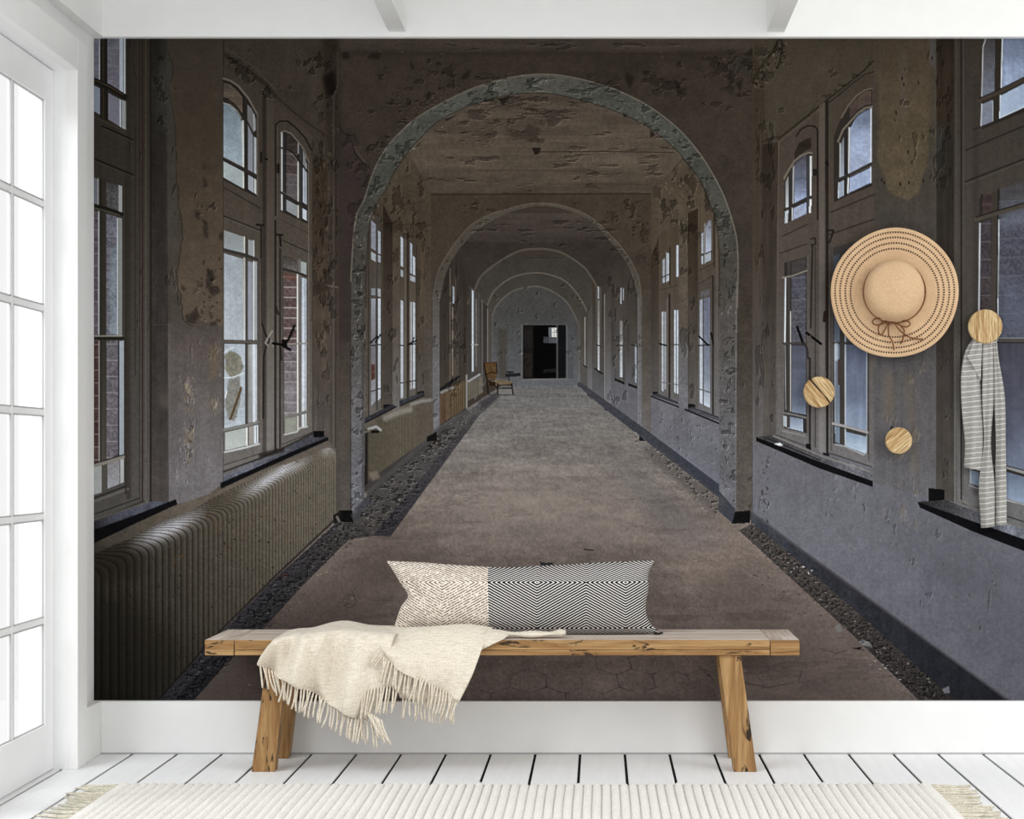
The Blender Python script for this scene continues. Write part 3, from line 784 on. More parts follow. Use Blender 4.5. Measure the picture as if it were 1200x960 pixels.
# armchair at the far left of the corridor
r_ac = R('printed_armchair')
fill([(567, 426), (581, 425), (583, 436), (582, 444), (571, 444)], (82, 62, 40), 'fine.25', r_ac)
fill([(571, 445), (584, 445), (601, 447), (601, 451), (573, 452)], (104, 90, 70), 'fine.2', r_ac)
line([(567, 425.5), (581.5, 425)], 1.4, (70, 42, 30)); line([(567, 426), (571, 446), (572, 462)], 1.7, (30, 20, 15)); line([(581.5, 425), (582.5, 437)], 1.5, (36, 24, 17)); line([(570, 439), (575, 436), (582, 437)], 1.4, (44, 27, 17)); line([(571, 446), (580, 445)], 1.2, (50, 32, 22))
fill([(572, 446), (581, 448), (581, 453), (573, 452)], (38, 27, 20), rid=r_ac)
line([(583, 450), (583.5, 462)], 2.0, (24, 16, 12)); line([(599.5, 450), (601, 462)], 2.0, (28, 19, 14)); line([(584, 455.5), (600, 455)], 1.3, (24, 17, 13)); line([(584, 451.5), (600, 451)], 1.3, (40, 30, 20)); line([(594, 436.3), (601, 436)], 1.7, (24, 20, 19)); line([(596.5, 437), (596.5, 446)], 1.6, (40, 32, 26))
fill([(584, 456), (600, 456), (600, 462), (584, 462)], (120, 118, 112), a=0.6); line([(572, 463), (604, 462.5)], 1.2, (62, 60, 60), 0.8)

# ---- nearest arch: wall above, soffit band, flank piers
r_near = R('printed_arch_wall')
a1o = [(411, 604), (411, 330), (414, 280), (418, 252), (427, 233), (438, 200), (453, 173), (472, 152), (490, 137), (512, 124), (533, 113), (553, 104), (573, 97), (593, 92), (613, 88.5), (633, 87), (655, 88), (677, 92), (697, 97), (717, 103), (737, 112), (753, 120), (777, 136), (800, 156), (820, 180), (837, 207), (850, 234), (860, 265), (864, 287), (865, 317), (864, 360), (862, 603)]
a1o = sm(a1o, 1)
a1i = [(427, 584), (428.5, 360), (429.5, 310), (431, 280), (435, 256), (445, 232), (450, 226), (462, 202), (477, 180), (496, 158), (517, 140), (550, 124), (587, 113), (613, 109.5), (647, 110), (683, 118), (720, 130), (753, 145), (777, 162), (800, 184), (820, 211), (830, 233), (838, 256), (842, 283), (843.5, 317), (843, 360), (843, 576)]
a1i = sm(a1i, 1)
archwall(a1o, (396, 882, 61, 606), ('y', (61, (58, 50, 43)), (160, (60, 52, 45)), (300, (58, 51, 46)), (400, (62, 55, 50)), (600, (80, 75, 71))), 'med.1 big.1 fine.06', r_near)
fill([(393, 40), (892, 40), (882, 62), (400, 62)], ('y', (43, (72, 64, 57)), (62, (64, 56, 49))), 'hs.12 med.08 fine.05', r_ceil)
fill([(410, 60), (870, 60), (870, 64), (410, 64)], (46, 39, 32), a=0.5, soft=1.5)
fill([(396, 150), (412, 150), (423, 190), (440, 205), (424, 240), (414, 290), (411, 330), (411, 400), (396, 400)], (52, 44, 42), 'med.06', a=0.75, soft=1.5)
line([(396, 142), (402, 156), (412, 160), (416, 180), (424, 190), (434, 198)], 1.3, (34, 28, 24), 0.8)
line([(412, 160), (418, 178), (428, 190)], 2.2, (78, 70, 64), 0.5)
fill([(690, 66), (870, 66), (870, 120), (760, 100)], (48, 41, 35), a=0.35, soft=8, thr=('big', -0.1, 3))
fill([(880, 62), (866, 68), (855, 80), (880, 88)], (48, 46, 42), 'med.2', a=0.8, soft=2)
fill([(862, 340), (882, 340), (882, 606), (862, 602)], ('y', (300, (56, 48, 42)), (410, (62, 56, 50)), (500, (78, 72, 67)), (600, (90, 84, 79))), 'med.09 fine.08 vs.05', r_near)
for p_ in ([(400, 62), (408, 60), (410, 68), (402, 70)], [(435, 62), (446, 62), (444, 70), (430, 68)], [(480, 68), (486, 80), (482, 82)], [(540, 90), (552, 80), (550, 88), (545, 94)], [(497, 112), (503, 106), (505, 110), (500, 116)], [(790, 92), (800, 104), (808, 102), (798, 110), (792, 106)], [(735, 84), (744, 92), (738, 104), (732, 92)], [(872, 64), (884, 54), (892, 46), (884, 66)], [(862, 98), (870, 92), (868, 108)]):
    fill(p_, (32, 27, 22), a=0.75, soft=1.0)
spots([(440, 170), (520, 100), (560, 95), (470, 160)], 70, [(42, 35, 27), (84, 74, 64)], 0.8, 3.2, 31, 0.5, 0.8)
spots([(700, 90), (860, 100), (880, 60), (720, 70)], 80, [(40, 34, 29), (82, 73, 64)], 0.8, 3.5, 32, 0.4, 0.7)
spots([(440, 64), (860, 64), (860, 46), (440, 46)], 60, [(48, 41, 35), (92, 83, 74)], 0.8, 3.0, 33, 0.5, 0.5)
r_arch = R('printed_arch')
fill(a1o + a1i[::-1], ('y', (88, (84, 83, 76)), (130, (76, 77, 71)), (220, (71, 71, 65)), (300, (68, 65, 60)), (400, (78, 75, 72)), (500, (96, 95, 98)), (600, (102, 103, 109))), 'med.15 fine.1 big.08', r_arch)
line(a1o[1:-1], 1.4, (118, 112, 100), 0.7); line(a1i[1:-1], 1.1, (36, 30, 26), 0.65)
spots([(455, 180), (533, 116), (633, 90), (740, 116), (820, 190), (800, 184), (720, 130), (633, 109), (550, 124), (470, 190)], 140, [(48, 46, 42), (116, 116, 108), (66, 70, 68)], 0.8, 3.2, 34, 0.6, 0.6)
spots([(413, 285), (445, 235), (430, 300), (428, 400), (413, 400)], 70, [(40, 36, 33), (104, 102, 97)], 0.7, 2.8, 35, 0.6, 1.6)
spots([(843, 330), (862, 330), (862, 590), (843, 570)], 90, [(52, 46, 42), (122, 120, 122)], 0.6, 2.2, 36, 0.45, 2)
for p_ in ([(583, 116), (598, 112), (590, 124)], [(520, 140), (537, 134), (524, 142)], [(487, 172), (496, 163), (490, 172)], [(730, 132), (736, 136), (731, 138)], [(762, 152), (768, 158), (762, 162)], [(470, 178), (474, 176), (472, 186)]):
    fill(p_, (30, 26, 23), a=0.85, soft=0.6)
fill([(427, 360), (431, 300), (429, 300), (424, 360), (424, 586), (427, 584)], (52, 48, 46), a=0.5, soft=0.6)
line([(411, 330), (411, 602)], 1.1, (46, 40, 36), 0.8)
line([(863, 330), (862, 600)], 0.9, (132, 130, 132), 0.55); line([(882, 120), (882, 600)], 1.5, (56, 49, 43), 0.6)
line([(865, 397), (882, 397)], 1, (80, 72, 68), 0.5)
# near skirting blocks
fill([(396, 598), (413, 598), (414, 613), (397, 613)], (16, 16, 17), 'fine.3', r_sk)
fill([(858, 600), (880, 598), (879, 613), (857, 614)], (18, 18, 19), 'fine.2', r_sk)
fill([(843, 576), (862, 597), (858, 613), (841, 598)], (60, 62, 70), 'fine.1', r_sk)
fill([(411, 604), (427, 583), (437, 588), (415, 612)], (64, 64, 70), 'fine.15', r_fs, a=0.8)

# ---- near left wall
r_nl = R('printed_left_wall')
fill([(110, 40), (397, 40), (397, 606), (110, 680)], ('y', (43, (64, 57, 48)), (300, (66, 58, 50)), (400, (74, 66, 61)), (560, (84, 78, 72))), 'med.08 big.08 fine.06 vs.05', r_nl)
fill([(378, 40), (397, 40), (397, 200), (384, 200)], (42, 35, 29), 'vs.2', a=0.8, soft=4)
fill([(386, 100), (397, 100), (397, 610), (386, 610)], ('y', (100, (46, 39, 33)), (380, (60, 53, 47)), (600, (74, 68, 63))), 'vs.12', a=0.85, soft=2)
fill([(366, 180), (384, 190), (384, 512), (366, 508)], ('y', (180, (56, 48, 39)), (260, (58, 48, 40)), (380, (72, 63, 54)), (510, (78, 72, 69))), 'vs.14 med.12', r_nl)
spots([(368, 190), (396, 60), (396, 300), (384, 420), (370, 300)], 130, [(40, 33, 27), (88, 78, 66), (34, 28, 24)], 0.8, 3.2, 41, 0.5, 2.0)
fill([(378, 90), (392, 82), (394, 104), (384, 116)], (22, 18, 15), a=0.9, soft=2)
fill([(360, 60), (392, 43), (390, 90), (372, 84)], (50, 43, 35), a=0.5, soft=3, thr=('med', 0.0, 4))
line([(263, 64), (290, 82), (310, 98), (322, 112)], 5, (44, 38, 32), 0.8, 3); line([(263, 55), (300, 80), (322, 104)], 1.4, (84, 76, 64), 0.5); line([(322, 112), (345, 132), (366, 148), (384, 160)], 2.2, (46, 39, 33), 0.8, 1.5)
line([(396, 62), (396, 100), (391, 115), (391, 602)], 2.4, ('y', (60, (62, 54, 49)), (300, (72, 64, 58)), (500, (90, 84, 80)), (600, (104, 98, 92))), 0.9, 1); line([(392.8, 110), (392.8, 600)], 0.9, (44, 38, 34), 0.8)
line([(382, 334), (396, 337)], 1.6, (96, 88, 80), 0.8)
# pier between the two near windows
fill([(177, 40), (197, 40), (199, 320), (198, 590), (177, 592)], ('y', (43, (38, 35, 31)), (110, (52, 49, 44)), (200, (44, 40, 36)), (380, (56, 51, 48)), (560, (74, 69, 66))), 'vs.12 med.14 fine.06', r_nl)
fill([(195, 40), (263, 40), (262, 566), (236, 586), (198, 592)], ('y', (43, (60, 54, 47)), (370, (70, 64, 58)), (410, (82, 75, 72)), (480, (94, 89, 88)), (560, (108, 104, 106))), 'med.07 vs.06 fine.06 big.05', r_nl)
pl = ragged([(194, 40), (196, 60), (203, 78), (198, 108), (204, 134), (206, 187), (209, 240), (214, 280), (206, 321), (210, 340), (214, 358), (215, 374)], 1.5, 6, 2) + ragged([(215, 374), (226, 384), (234, 376), (246, 380), (262, 381)], 2.0, 5, 3) + [(263, 381), (263, 40)]
fill(pl, ('y', (43, (64, 57, 48)), (150, (70, 61, 51)), (300, (78, 68, 57)), (380, (88, 77, 66))), 'med.07 fine.05 big.05', r_nl)
line(pl[:55], 1.6, (40, 35, 30), 0.55)
fill([(188, 45), (197, 45), (202, 100), (204, 130), (206, 260), (196, 300), (194, 160), (186, 120)], (70, 68, 62), 'med.15', a=0.5, soft=2.5)
for p_ in ([(239, 190), (241, 196), (239, 200)], [(238, 206), (242, 212), (243, 219), (238, 220)], [(238, 256), (243, 262), (244, 280), (239, 276)], [(243, 317), (250, 316), (251, 326), (246, 336), (241, 340)], [(245, 334), (256, 336), (258, 342), (250, 348), (246, 344)], [(213, 334), (218, 338), (217, 342), (213, 340)], [(217, 370), (225, 366), (230, 360), (234, 372), (228, 380), (218, 378)], [(244, 362), (250, 372), (247, 374)], [(228, 246), (234, 248), (234, 258), (229, 254)], [(256, 276), (262, 270), (262, 282), (258, 282)], [(246, 378), (254, 376), (255, 381), (246, 382)]):
    fill(p_, (44, 38, 34), 'fine.3', a=0.85, soft=0.8)
spots([(236, 300), (262, 300), (262, 380), (236, 380)], 40, [(46, 39, 33), (40, 33, 28)], 0.8, 3.2, 43, 0.6, 1.5)
fill([(186, 462), (206, 462), (206, 480), (188, 478)], (88, 82, 76), a=0.6, soft=3)
fill([(217, 455), (224, 455), (226, 520), (221, 545), (217, 520)], (112, 102, 82), a=0.55, soft=2.0, thr=('med', -0.2, 3)); fill([(245, 406), (256, 400), (254, 440), (247, 450)], (104, 90, 68), a=0.55, soft=3); fill([(243, 455), (256, 465), (254, 486), (246, 480)], (110, 100, 82), a=0.5, soft=3, thr=('med', -0.1, 4))
spots([(216, 440), (226, 440), (228, 545), (216, 545)], 60, [(128, 118, 98), (50, 44, 40), (100, 86, 66)], 0.7, 2.4, 44, 0.7, 2.2)
fill([(197, 380), (200, 380), (200, 588), (197, 588)], (112, 106, 104), a=0.35, soft=1)
line([(178, 381), (198, 380)], 1, (78, 72, 68), 0.5)
line([(262, 46), (262, 566)], 1.3, (32, 28, 26), 0.7)

# brick seen through a pane
def brick_tint(pts, c1, c2, rows, seed, mortar=(176, 170, 168), mw=1.3, slope=0.0, a=1.0):
    fill(pts, c1, 'fine.2 med.2', a=a)
    q = np.array(pts); x0, x1, y0, y1 = q[:, 0].min(), q[:, 0].max(), q[:, 1].min(), q[:, 1].max()
    r = random.Random(seed); y = y0 + r.uniform(0, rows)
    while y < y1:
        fill([(x0, y), (x1, y + slope * (x1 - x0)), (x1, y + rows * 0.8 + slope * (x1 - x0)), (x0, y + rows * 0.8)], c2 if r.random() < 0.5 else c1, 'fine.25', a=0.5 * a)
        line([(x0, y), (x1, y + slope * (x1 - x0))], mw, mortar, 0.75 * a)
        y += rows

# ---- window by the left edge
rw = R('printed_window')
fill([(110, 40), (177, 40), (177, 590), (110, 612)], ('y', (43, (56, 50, 44)), (150, (60, 54, 47)), (300, (68, 62, 56)), (450, (80, 76, 72)), (600, (90, 87, 84))), 'vs.05 fine.05', rw)
fill([(148, 40), (153, 40), (153, 585), (148, 585)], (48, 43, 39), a=0.5, soft=1)
line([(167, 43), (167, 586)], 1.8, (54, 38, 32), 0.8); line([(171, 43), (171, 588)], 1.6, ('y', (43, (76, 66, 56)), (580, (104, 100, 96))), 0.8); line([(163.5, 43), (163.5, 586)], 1.1, (42, 37, 34), 0.7); line([(176.5, 43), (176.5, 590)], 2, (30, 27, 25), 0.8)
fill(Q(110, 117, 43, 43, 92, 96), (128, 130, 142), 'fine.12'); line([(116.5, 43), (116.5, 94)], 1, (196, 200, 206))
fill(Q(126, 140, 43, 43, 99, 106), (122, 120, 132), 'fine.1 med.2'); line([(126, 56), (140, 57)], 1.4, (150, 150, 158), 0.6); line([(126, 76), (140, 78)], 1.4, (150, 150, 158), 0.6)
fill(Q(140, 144, 43, 43, 106, 108), (196, 204, 218)); fill(Q(144.5, 147, 43, 43, 109, 110), (196, 202, 206))
fill(Q(110, 118, 100, 104, 130, 135), (150, 160, 174)); line([(118, 104), (118, 135)], 1.2, (206, 210, 212))
fill(Q(127, 140, 109, 116, 140, 148), (132, 132, 146), 'med.15'); fill(Q(140, 142, 116, 117, 148, 150), (200, 206, 212)); fill(Q(143, 147.5, 117, 119, 150, 152), (168, 172, 172))
fill(Q(117, 126, 43, 43, 138, 142), (42, 38, 33), 'vs.1'); line([(121, 43), (121, 138)], 1.2, (74, 66, 56), 0.7)
line([(110, 94), (128, 102), (146, 113.5)], 6.5, (36, 32, 28)); line([(110, 93.5), (128, 101.2), (144, 111)], 1.2, (90, 80, 64), 0.7)
line([(110, 137), (147, 154)], 2.2, (70, 64, 56), 0.8)
for a_, b_ in (((120, 148), (156, 164)), ((110, 186), (156, 205))): line([a_, b_], 2, (30, 24, 22), 0.9); line([(a_[0], a_[1] + 2), (b_[0], b_[1] + 2)], 1.2, (84, 76, 68), 0.5)
# lower casement
fill(Q(110, 114.5, 208, 210, 241, 241), (120, 126, 134)); fill(Q(123.5, 139, 213, 217, 242, 247), (84, 84, 84), 'fine.3 med.3'); fill(Q(139, 143, 217, 218, 248, 249), (172, 176, 176)); line([(115, 209), (115, 240)], 1, (200, 200, 196))
brick_tint(Q(110, 115.5, 247, 249, 396, 396), (104, 94, 102), (94, 84, 90), 14, 5, (150, 145, 152))
brick_tint(Q(123.5, 137, 250, 254, 392, 392), (122, 122, 134), (112, 108, 118), 15, 6, (150, 150, 160)); fill(Q(129, 137, 290, 288, 392, 392), (148, 160, 172), 'fine.12 med.2', a=0.75, soft=1.5)
line([(137.8, 256), (137.8, 392)], 1.5, (216, 226, 234)); fill(Q(139, 143, 255, 256, 393, 393), (150, 154, 152)); line([(115.8, 248), (115.8, 392)], 1.5, (196, 200, 204))
brick_tint(Q(110, 116, 400, 399, 543, 541), (78, 60, 58), (92, 72, 69), 15, 7, (160, 150, 145)); line([(116.4, 400), (116.4, 540)], 1.6, (216, 214, 208))
brick_tint(Q(125, 138, 400, 399, 539, 533), (116, 112, 118), (128, 122, 130), 19, 8, (168, 164, 168)); fill(Q(140, 145, 400, 399, 534, 533), (176, 186, 196)); line([(138.8, 400), (138.8, 534)], 1.2, (44, 46, 62))
fill(Q(116.5, 124.5, 208, 210, 575, 573), ('y', (210, (58, 53, 46)), (400, (64, 60, 54)), (575, (96, 92, 86))), 'vs.1'); line([(118, 210), (118, 570)], 1.2, (34, 30, 28), 0.8)
fill(Q(110, 119, 548, 545, 580, 577), (178, 182, 182)); fill(Q(126, 140, 541, 537, 573, 567), ('y', (537, (146, 142, 146)), (570, (176, 178, 184))), 'fine.08'); fill(Q(141, 145, 538, 536, 567, 565), (196, 198, 200)); fill(Q(119, 125.5, 545, 542, 577, 574), (92, 88, 82))
line([(110, 240.5), (124, 244.5), (143, 251)], 4, (34, 31, 28)); line([(110, 243.6), (124, 247), (140, 252)], 1, (110, 104, 94), 0.7)
line([(110, 396), (144, 396.5)], 4, (40, 37, 33)); line([(110, 394), (143, 393.8)], 1.4, (196, 192, 178), 0.8)
line([(110, 546), (124, 542), (145, 535.5)], 4, (150, 146, 138)); line([(110, 543.4), (124, 539.4), (145, 533)], 1.4, (34, 32, 34))
line([(110, 584), (147, 570)], 2, (42, 40, 38), 0.8); line([(110, 588), (150, 573)], 2.6, (128, 125, 120), 0.7)
fill(Q(146, 149, 208, 210, 580, 578), (52, 47, 42), a=0.6)
line([(110, 603), (163, 584)], 1.4, (40, 37, 34), 0.8); line([(110, 612), (168, 588)], 3, (46, 42, 38), 0.7, 2)
line([(158.5, 150), (158.5, 440)], 1.3, (30, 25, 23), 0.4)
fill([(110, 611), (174, 588), (206, 588), (110, 624)], ('x', (110, (50, 50, 54)), (135, (86, 88, 100)), (190, (80, 82, 92)), (206, (46, 46, 48))), 'fine.15 med.25', r_sill)
fill([(110, 621), (160, 603), (206, 585), (208, 591), (160, 613), (110, 637)], (18, 18, 20), 'fine.2', r_sill)
line([(110, 610), (174, 588)], 2, (116, 110, 100), 0.6)

# ---- second left window
rw = R('printed_window')
fill([(262, 78), (300, 100), (323, 118), (366, 160), (367, 509), (308, 535), (262, 560)], ('y', (78, (66, 58, 50)), (250, (72, 65, 57)), (400, (86, 80, 75)), (550, (104, 101, 98))), 'vs.05 fine.05 med.03', rw)
def arcpts(pts): return pts
fill([(262, 93.5), (270, 96), (278, 101), (284, 108), (290, 116), (296, 124), (300.5, 134), (300.5, 230), (262, 209)], (40, 36, 33))
line([(262, 92), (270, 94.5), (279, 100.5), (291, 115), (301, 133)], 2.4, (112, 104, 94), 0.9)
fill([(262, 97), (270, 99), (278, 106), (284, 114), (284, 134), (276, 122), (268, 116), (262, 114)], ('y', (97, (84, 76, 68)), (134, (106, 94, 80))), 'hs.3 fine.1')
fill([(262, 121), (268, 122), (276, 129), (281, 137), (284, 146), (284, 196), (262, 184)], ('y', (121, (122, 134, 142)), (150, (150, 164, 176)), (196, (162, 176, 186))), 'med.1 fine.05'); line([(284.5, 142), (285, 196)], 2.4, (208, 212, 208))
line([(262, 117.5), (270, 119.5), (278, 126), (286, 138), (298, 159)], 2.2, (52, 47, 42)); line([(262, 120.5), (270, 123), (278, 130), (283, 139)], 1.2, (172, 166, 152), 0.8)
fill([(290, 122), (295, 128), (300, 140), (300, 152), (297, 155), (290, 141)], (118, 118, 118)); line([(297.5, 134), (298, 152)], 1.4, (176, 180, 182))
fill([(290.5, 146), (296.5, 160), (296.5, 203), (290.5, 199)], (142, 144, 154)); fill([(297.5, 160), (300.5, 162), (300.5, 206), (297.5, 204)], (180, 186, 190))
fill([(262, 189), (285, 201), (285, 221), (262, 208)], (172, 182, 184), 'med.06'); line([(285, 202), (285.5, 220)], 1.6, (214, 214, 204)); fill([(291, 205), (297, 208.5), (297, 226), (291, 222)], (160, 164, 172)); fill([(297.8, 209), (300.5, 211), (300.5, 228), (297.8, 226)], (196, 200, 198))
line([(287.8, 116), (287.8, 223)], 3.0, (46, 42, 38)); line([(262, 186), (287, 199), (301, 206.5)], 3.6, (50, 46, 42)); line([(262, 184.2), (285, 196)], 0.9, (120, 116, 108), 0.7)
line([(262, 210), (285, 222.5), (301, 230)], 1.4, (44, 40, 36))
line([(301.8, 134), (302, 230)], 1.6, (96, 89, 80), 0.8)
# right upper casement
line([(323, 252), (323, 146), (328, 142), (337, 142), (347, 150), (358, 162), (365, 176)], 2.0, (30, 26, 24), 0.9); line([(324.8, 252), (324.8, 148)], 1.2, (84, 76, 68), 0.6)
fill([(329, 156), (334, 154.5), (340, 157), (348, 166), (355, 176), (361, 190), (361, 262), (329, 246)], (40, 36, 34))
line([(329, 155), (334, 153.5), (341, 156.5), (349, 165.5), (356, 175), (362, 190)], 1.8, (112, 105, 96), 0.8)
fill([(336, 156), (342, 160), (348, 168), (348, 183), (343, 177), (336, 174)], (60, 52, 46), 'hs.2 fine.2')
brick_tint([(335.5, 177), (342, 180), (348, 188), (348, 236), (335.5, 229)], (78, 70, 68), (66, 57, 55), 12, 3, (112, 106, 104), 1.2, 0.1)
fill([(335.5, 205), (348, 205), (348, 236), (335.5, 229)], (110, 106, 112), a=0.45)
line([(349.2, 190), (349.2, 236)], 1.5, (206, 206, 200)); line([(349.4, 168), (349.4, 180)], 1.1, (150, 150, 148)); line([(330.2, 156), (330.2, 246)], 1.7, (190, 192, 190))
fill([(355, 184), (359.5, 192), (359.5, 240), (355, 237)], (172, 178, 190)); line([(357, 186), (357.3, 238)], 0.8, (120, 124, 132)); fill([(355, 176), (358.5, 184), (358.5, 199), (355, 192)], (120, 122, 122))
fill([(335.5, 234), (348, 240.5), (348, 254), (335.5, 247)], (140, 144, 148), 'med.1'); line([(349.2, 241), (349.2, 255)], 1.5, (210, 208, 198)); fill([(354.5, 244), (359.5, 247), (359.5, 259), (354.5, 256)], (192, 196, 206)); line([(330.2, 228), (330.2, 245)], 1.4, (204, 204, 202))
line([(352.2, 172), (352.2, 257)], 2.6, (58, 56, 54)); line([(333, 156), (333, 247)], 2.4, (46, 45, 46)); line([(329, 173.5), (335, 173.5), (343, 178), (350, 187), (361, 203)], 2.0, (42, 38, 36)); line([(336, 176.5), (343, 181), (349, 189)], 0.9, (124, 118, 110), 0.7)
line([(329, 225.5), (349, 237.5), (360, 243)], 2.6, (46, 43, 42)); line([(329, 223.6), (349, 235)], 0.8, (120, 116, 110), 0.6); line([(329, 247), (350, 257), (361, 262)], 1.2, (40, 37, 35))
# rails, posts, transom mouldings
fill([(307.5, 108), (312, 111), (312, 535), (307.5, 536)], ('y', (108, (42, 36, 32)), (300, (46, 40, 36)), (530, (64, 60, 57))), a=0.8, soft=0.6)
fill([(313, 110), (321, 117), (321, 528), (313, 532)], ('y', (110, (72, 64, 56)), (300, (80, 72, 64)), (400, (94, 88, 82)), (530, (112, 109, 106))), 'vs.07')
fill([(321.5, 258), (324, 258), (324, 528), (321.5, 530)], (32, 28, 26), a=0.9); fill([(326.8, 290), (329.3, 292), (329.3, 524), (326.8, 526)], (36, 31, 28), a=0.75)
line([(263, 220), (305, 244)], 1.4, (42, 36, 32), 0.8); line([(262, 253), (305, 270)], 1.6, (38, 33, 29), 0.85); line([(332, 282), (363, 296)], 1.4, (40, 34, 30), 0.85); line([(330, 258), (363, 274)], 1.2, (50, 44, 39), 0.6)
line([(264, 255.5), (304, 272)], 1.2, (98, 91, 82), 0.5)
line([(301, 263.5), (309, 264)], 2.4, (26, 22, 20)); line([(306, 264), (306, 302)], 2.4, (34, 29, 26), 0.85); line([(324, 275), (331, 275.5)], 2.4, (26, 22, 20)); line([(328, 276), (329, 288)], 2.6, (30, 25, 23)); line([(306.5, 302), (306.8, 380)], 1.4, (40, 35, 31), 0.8); line([(306, 179), (306, 190)], 2.5, (30, 26, 23)); line([(311, 186), (313, 187)], 2.4, (24, 20, 18)); line([(326, 193), (326, 202)], 3, (26, 22, 20))
# lower casements
fill([(262.5, 270), (285, 277.5), (285, 298), (262.5, 292)], ('y', (270, (132, 136, 136)), (298, (150, 158, 162))), 'med.08'); fill([(291, 281), (296.5, 282), (296.5, 300.5), (291, 299)], (142, 146, 148)); line([(286.2, 278), (286.2, 298)], 1.8, (196, 196, 188)); line([(297.2, 282), (297.4, 301)], 1.3, (186, 190, 190))
fill([(262.5, 297), (285, 303.5), (285, 398.5), (262.5, 398)], ('y', (297, (150, 158, 164)), (350, (160, 168, 174)), (398, (168, 176, 182))), 'med.06 fine.04 vs.04'); line([(286.3, 303), (286.3, 398)], 2.2, ('y', (303, (178, 172, 160)), (398, (200, 204, 206))))
fill([(290.5, 306), (296, 307.5), (296, 398), (290.5, 398)], (136, 140, 150), 'vs.1'); line([(297.3, 307), (297.3, 398)], 1.6, (214, 220, 224)); fill([(298.5, 306), (301, 307), (301, 398), (298.5, 398)], (150, 156, 158))
fill([(263, 403), (287, 403), (287, 497), (263, 502)], (166, 174, 182), 'med.12 fine.05')
fill(ragged([(264, 414), (274, 411), (283, 418), (285, 430), (280, 442), (270, 443), (264, 436), (264, 414)], 1.2, 5, 6), (120, 118, 106), 'fine.16 med.1', soft=0.7)
fill(ragged([(268, 446), (281, 442), (284, 458), (280, 480), (274, 494), (266, 492), (264, 470), (268, 446)], 1.3, 6, 7), (122, 121, 116), 'fine.14 med.1', soft=0.7)
line([(263, 443), (274, 442), (286, 437)], 1.2, (206, 212, 218)); line([(282.5, 454), (269.5, 492)], 2.0, (84, 66, 40)); line([(283.5, 456), (271, 491)], 0.8, (46, 36, 26)); line([(263, 414), (268, 409), (275, 407)], 1.3, (210, 216, 222), 0.7); line([(264, 466), (266, 458)], 1.3, (220, 224, 228))
fill([(290.5, 404), (301, 403), (301, 493), (290.5, 496)], ('x', (290, (124, 122, 122)), (301, (170, 174, 180))), 'vs.12 med.1'); line([(297.5, 404), (297.8, 494)], 3, (208, 214, 222), 0.9, 1.5)
fill([(264, 507), (289, 501), (289, 522), (264, 528)], ('y', (501, (160, 166, 162)), (528, (178, 184, 182))), 'med.04'); line([(289.3, 501), (289.3, 522)], 1.5, (218, 220, 214)); fill([(292, 500), (297, 499), (297, 520), (292, 521)], (146, 142, 136)); fill([(297.5, 499), (302.5, 498), (302.5, 519), (297.5, 520)], (204, 210, 216)); line([(300.3, 500), (300.5, 518)], 0.9, (60, 60, 62))
line([(288.8, 277), (289.2, 499)], 2.4, (62, 59, 56)); line([(262.5, 292.8), (286, 298.5), (301, 304)], 3.6, (52, 49, 45)); line([(262.5, 400.6), (302, 401)], 3.6, (84, 79, 73)); line([(262.5, 402.6), (301, 403)], 0.9, (40, 37, 34), 0.8); line([(263, 504), (289, 499), (303, 495)], 3.4, (120, 118, 114)); line([(263, 506), (289, 500.6), (303, 496.6)], 0.9, (60, 58, 56), 0.8)
line([(263.5, 530), (289, 524.3), (304, 520)], 2.2, (182, 184, 186)); line([(263, 545), (307, 531)], 1.2, (52, 49, 46), 0.8); line([(303.4, 306), (304, 520)], 1.0, (60, 55, 50), 0.7)
fill([(332, 299), (348, 304.5), (348, 318), (332, 313)], ('y', (299, (60, 54, 50)), (318, (96, 94, 94))), 'fine.15'); fill([(351.5, 306), (359, 308), (359, 322), (351.5, 319)], (150, 156, 154)); line([(349, 304), (349, 319)], 1.3, (90, 84, 80))
brick_tint([(333, 319), (347.5, 324), (347.5, 402), (333, 402)], (84, 70, 69), (96, 80, 78), 12, 9, (172, 166, 160), 1.5, 0.02); fill([(333, 319), (347.5, 324), (347.5, 330), (333, 327)], (92, 62, 54), a=0.7)
brick_tint([(333.5, 405), (347.5, 405), (347.5, 484), (333.5, 487)], (108, 100, 104), (120, 112, 116), 12, 10, (158, 152, 152), 1.4); fill([(333.5, 450), (347.5, 450), (347.5, 484), (333.5, 487)], (140, 138, 142), a=0.5, soft=3)
line([(348.6, 322), (348.9, 485)], 1.6, (218, 214, 208))
fill([(353.5, 325), (359, 327), (359, 481), (353.5, 483)], ('y', (325, (176, 184, 196)), (481, (196, 202, 208))), 'vs.08 fine.05'); line([(357.3, 326), (357.6, 481)], 0.9, (90, 92, 98), 0.8)
fill([(334, 491), (347.5, 488), (347.5, 505), (334, 508)], (136, 138, 128), 'med.1'); line([(349, 488), (349, 505)], 1.5, (212, 210, 204)); fill([(353.5, 486), (359, 484.5), (359, 500), (353.5, 502)], (200, 204, 208)); line([(357.2, 485), (357.4, 500)], 0.9, (80, 80, 82))
line([(351.2, 305), (351.6, 503)], 2.8, (100, 98, 96)); line([(332, 315.5), (348, 319.5), (359, 323.5)], 2.4, (44, 40, 38)); line([(333, 403.5), (360, 402.5)], 1.8, (132, 126, 120)); line([(333, 488.5), (348, 485.5), (360, 481.5)], 2.2, (112, 110, 106))
line([(333.5, 509.5), (348, 506), (351, 502), (360, 500)], 1.8, (176, 176, 174)); line([(331, 521), (367, 506)], 1.2, (46, 43, 40), 0.8); line([(331.3, 300), (332, 508)], 1.2, (54, 50, 47), 0.8)
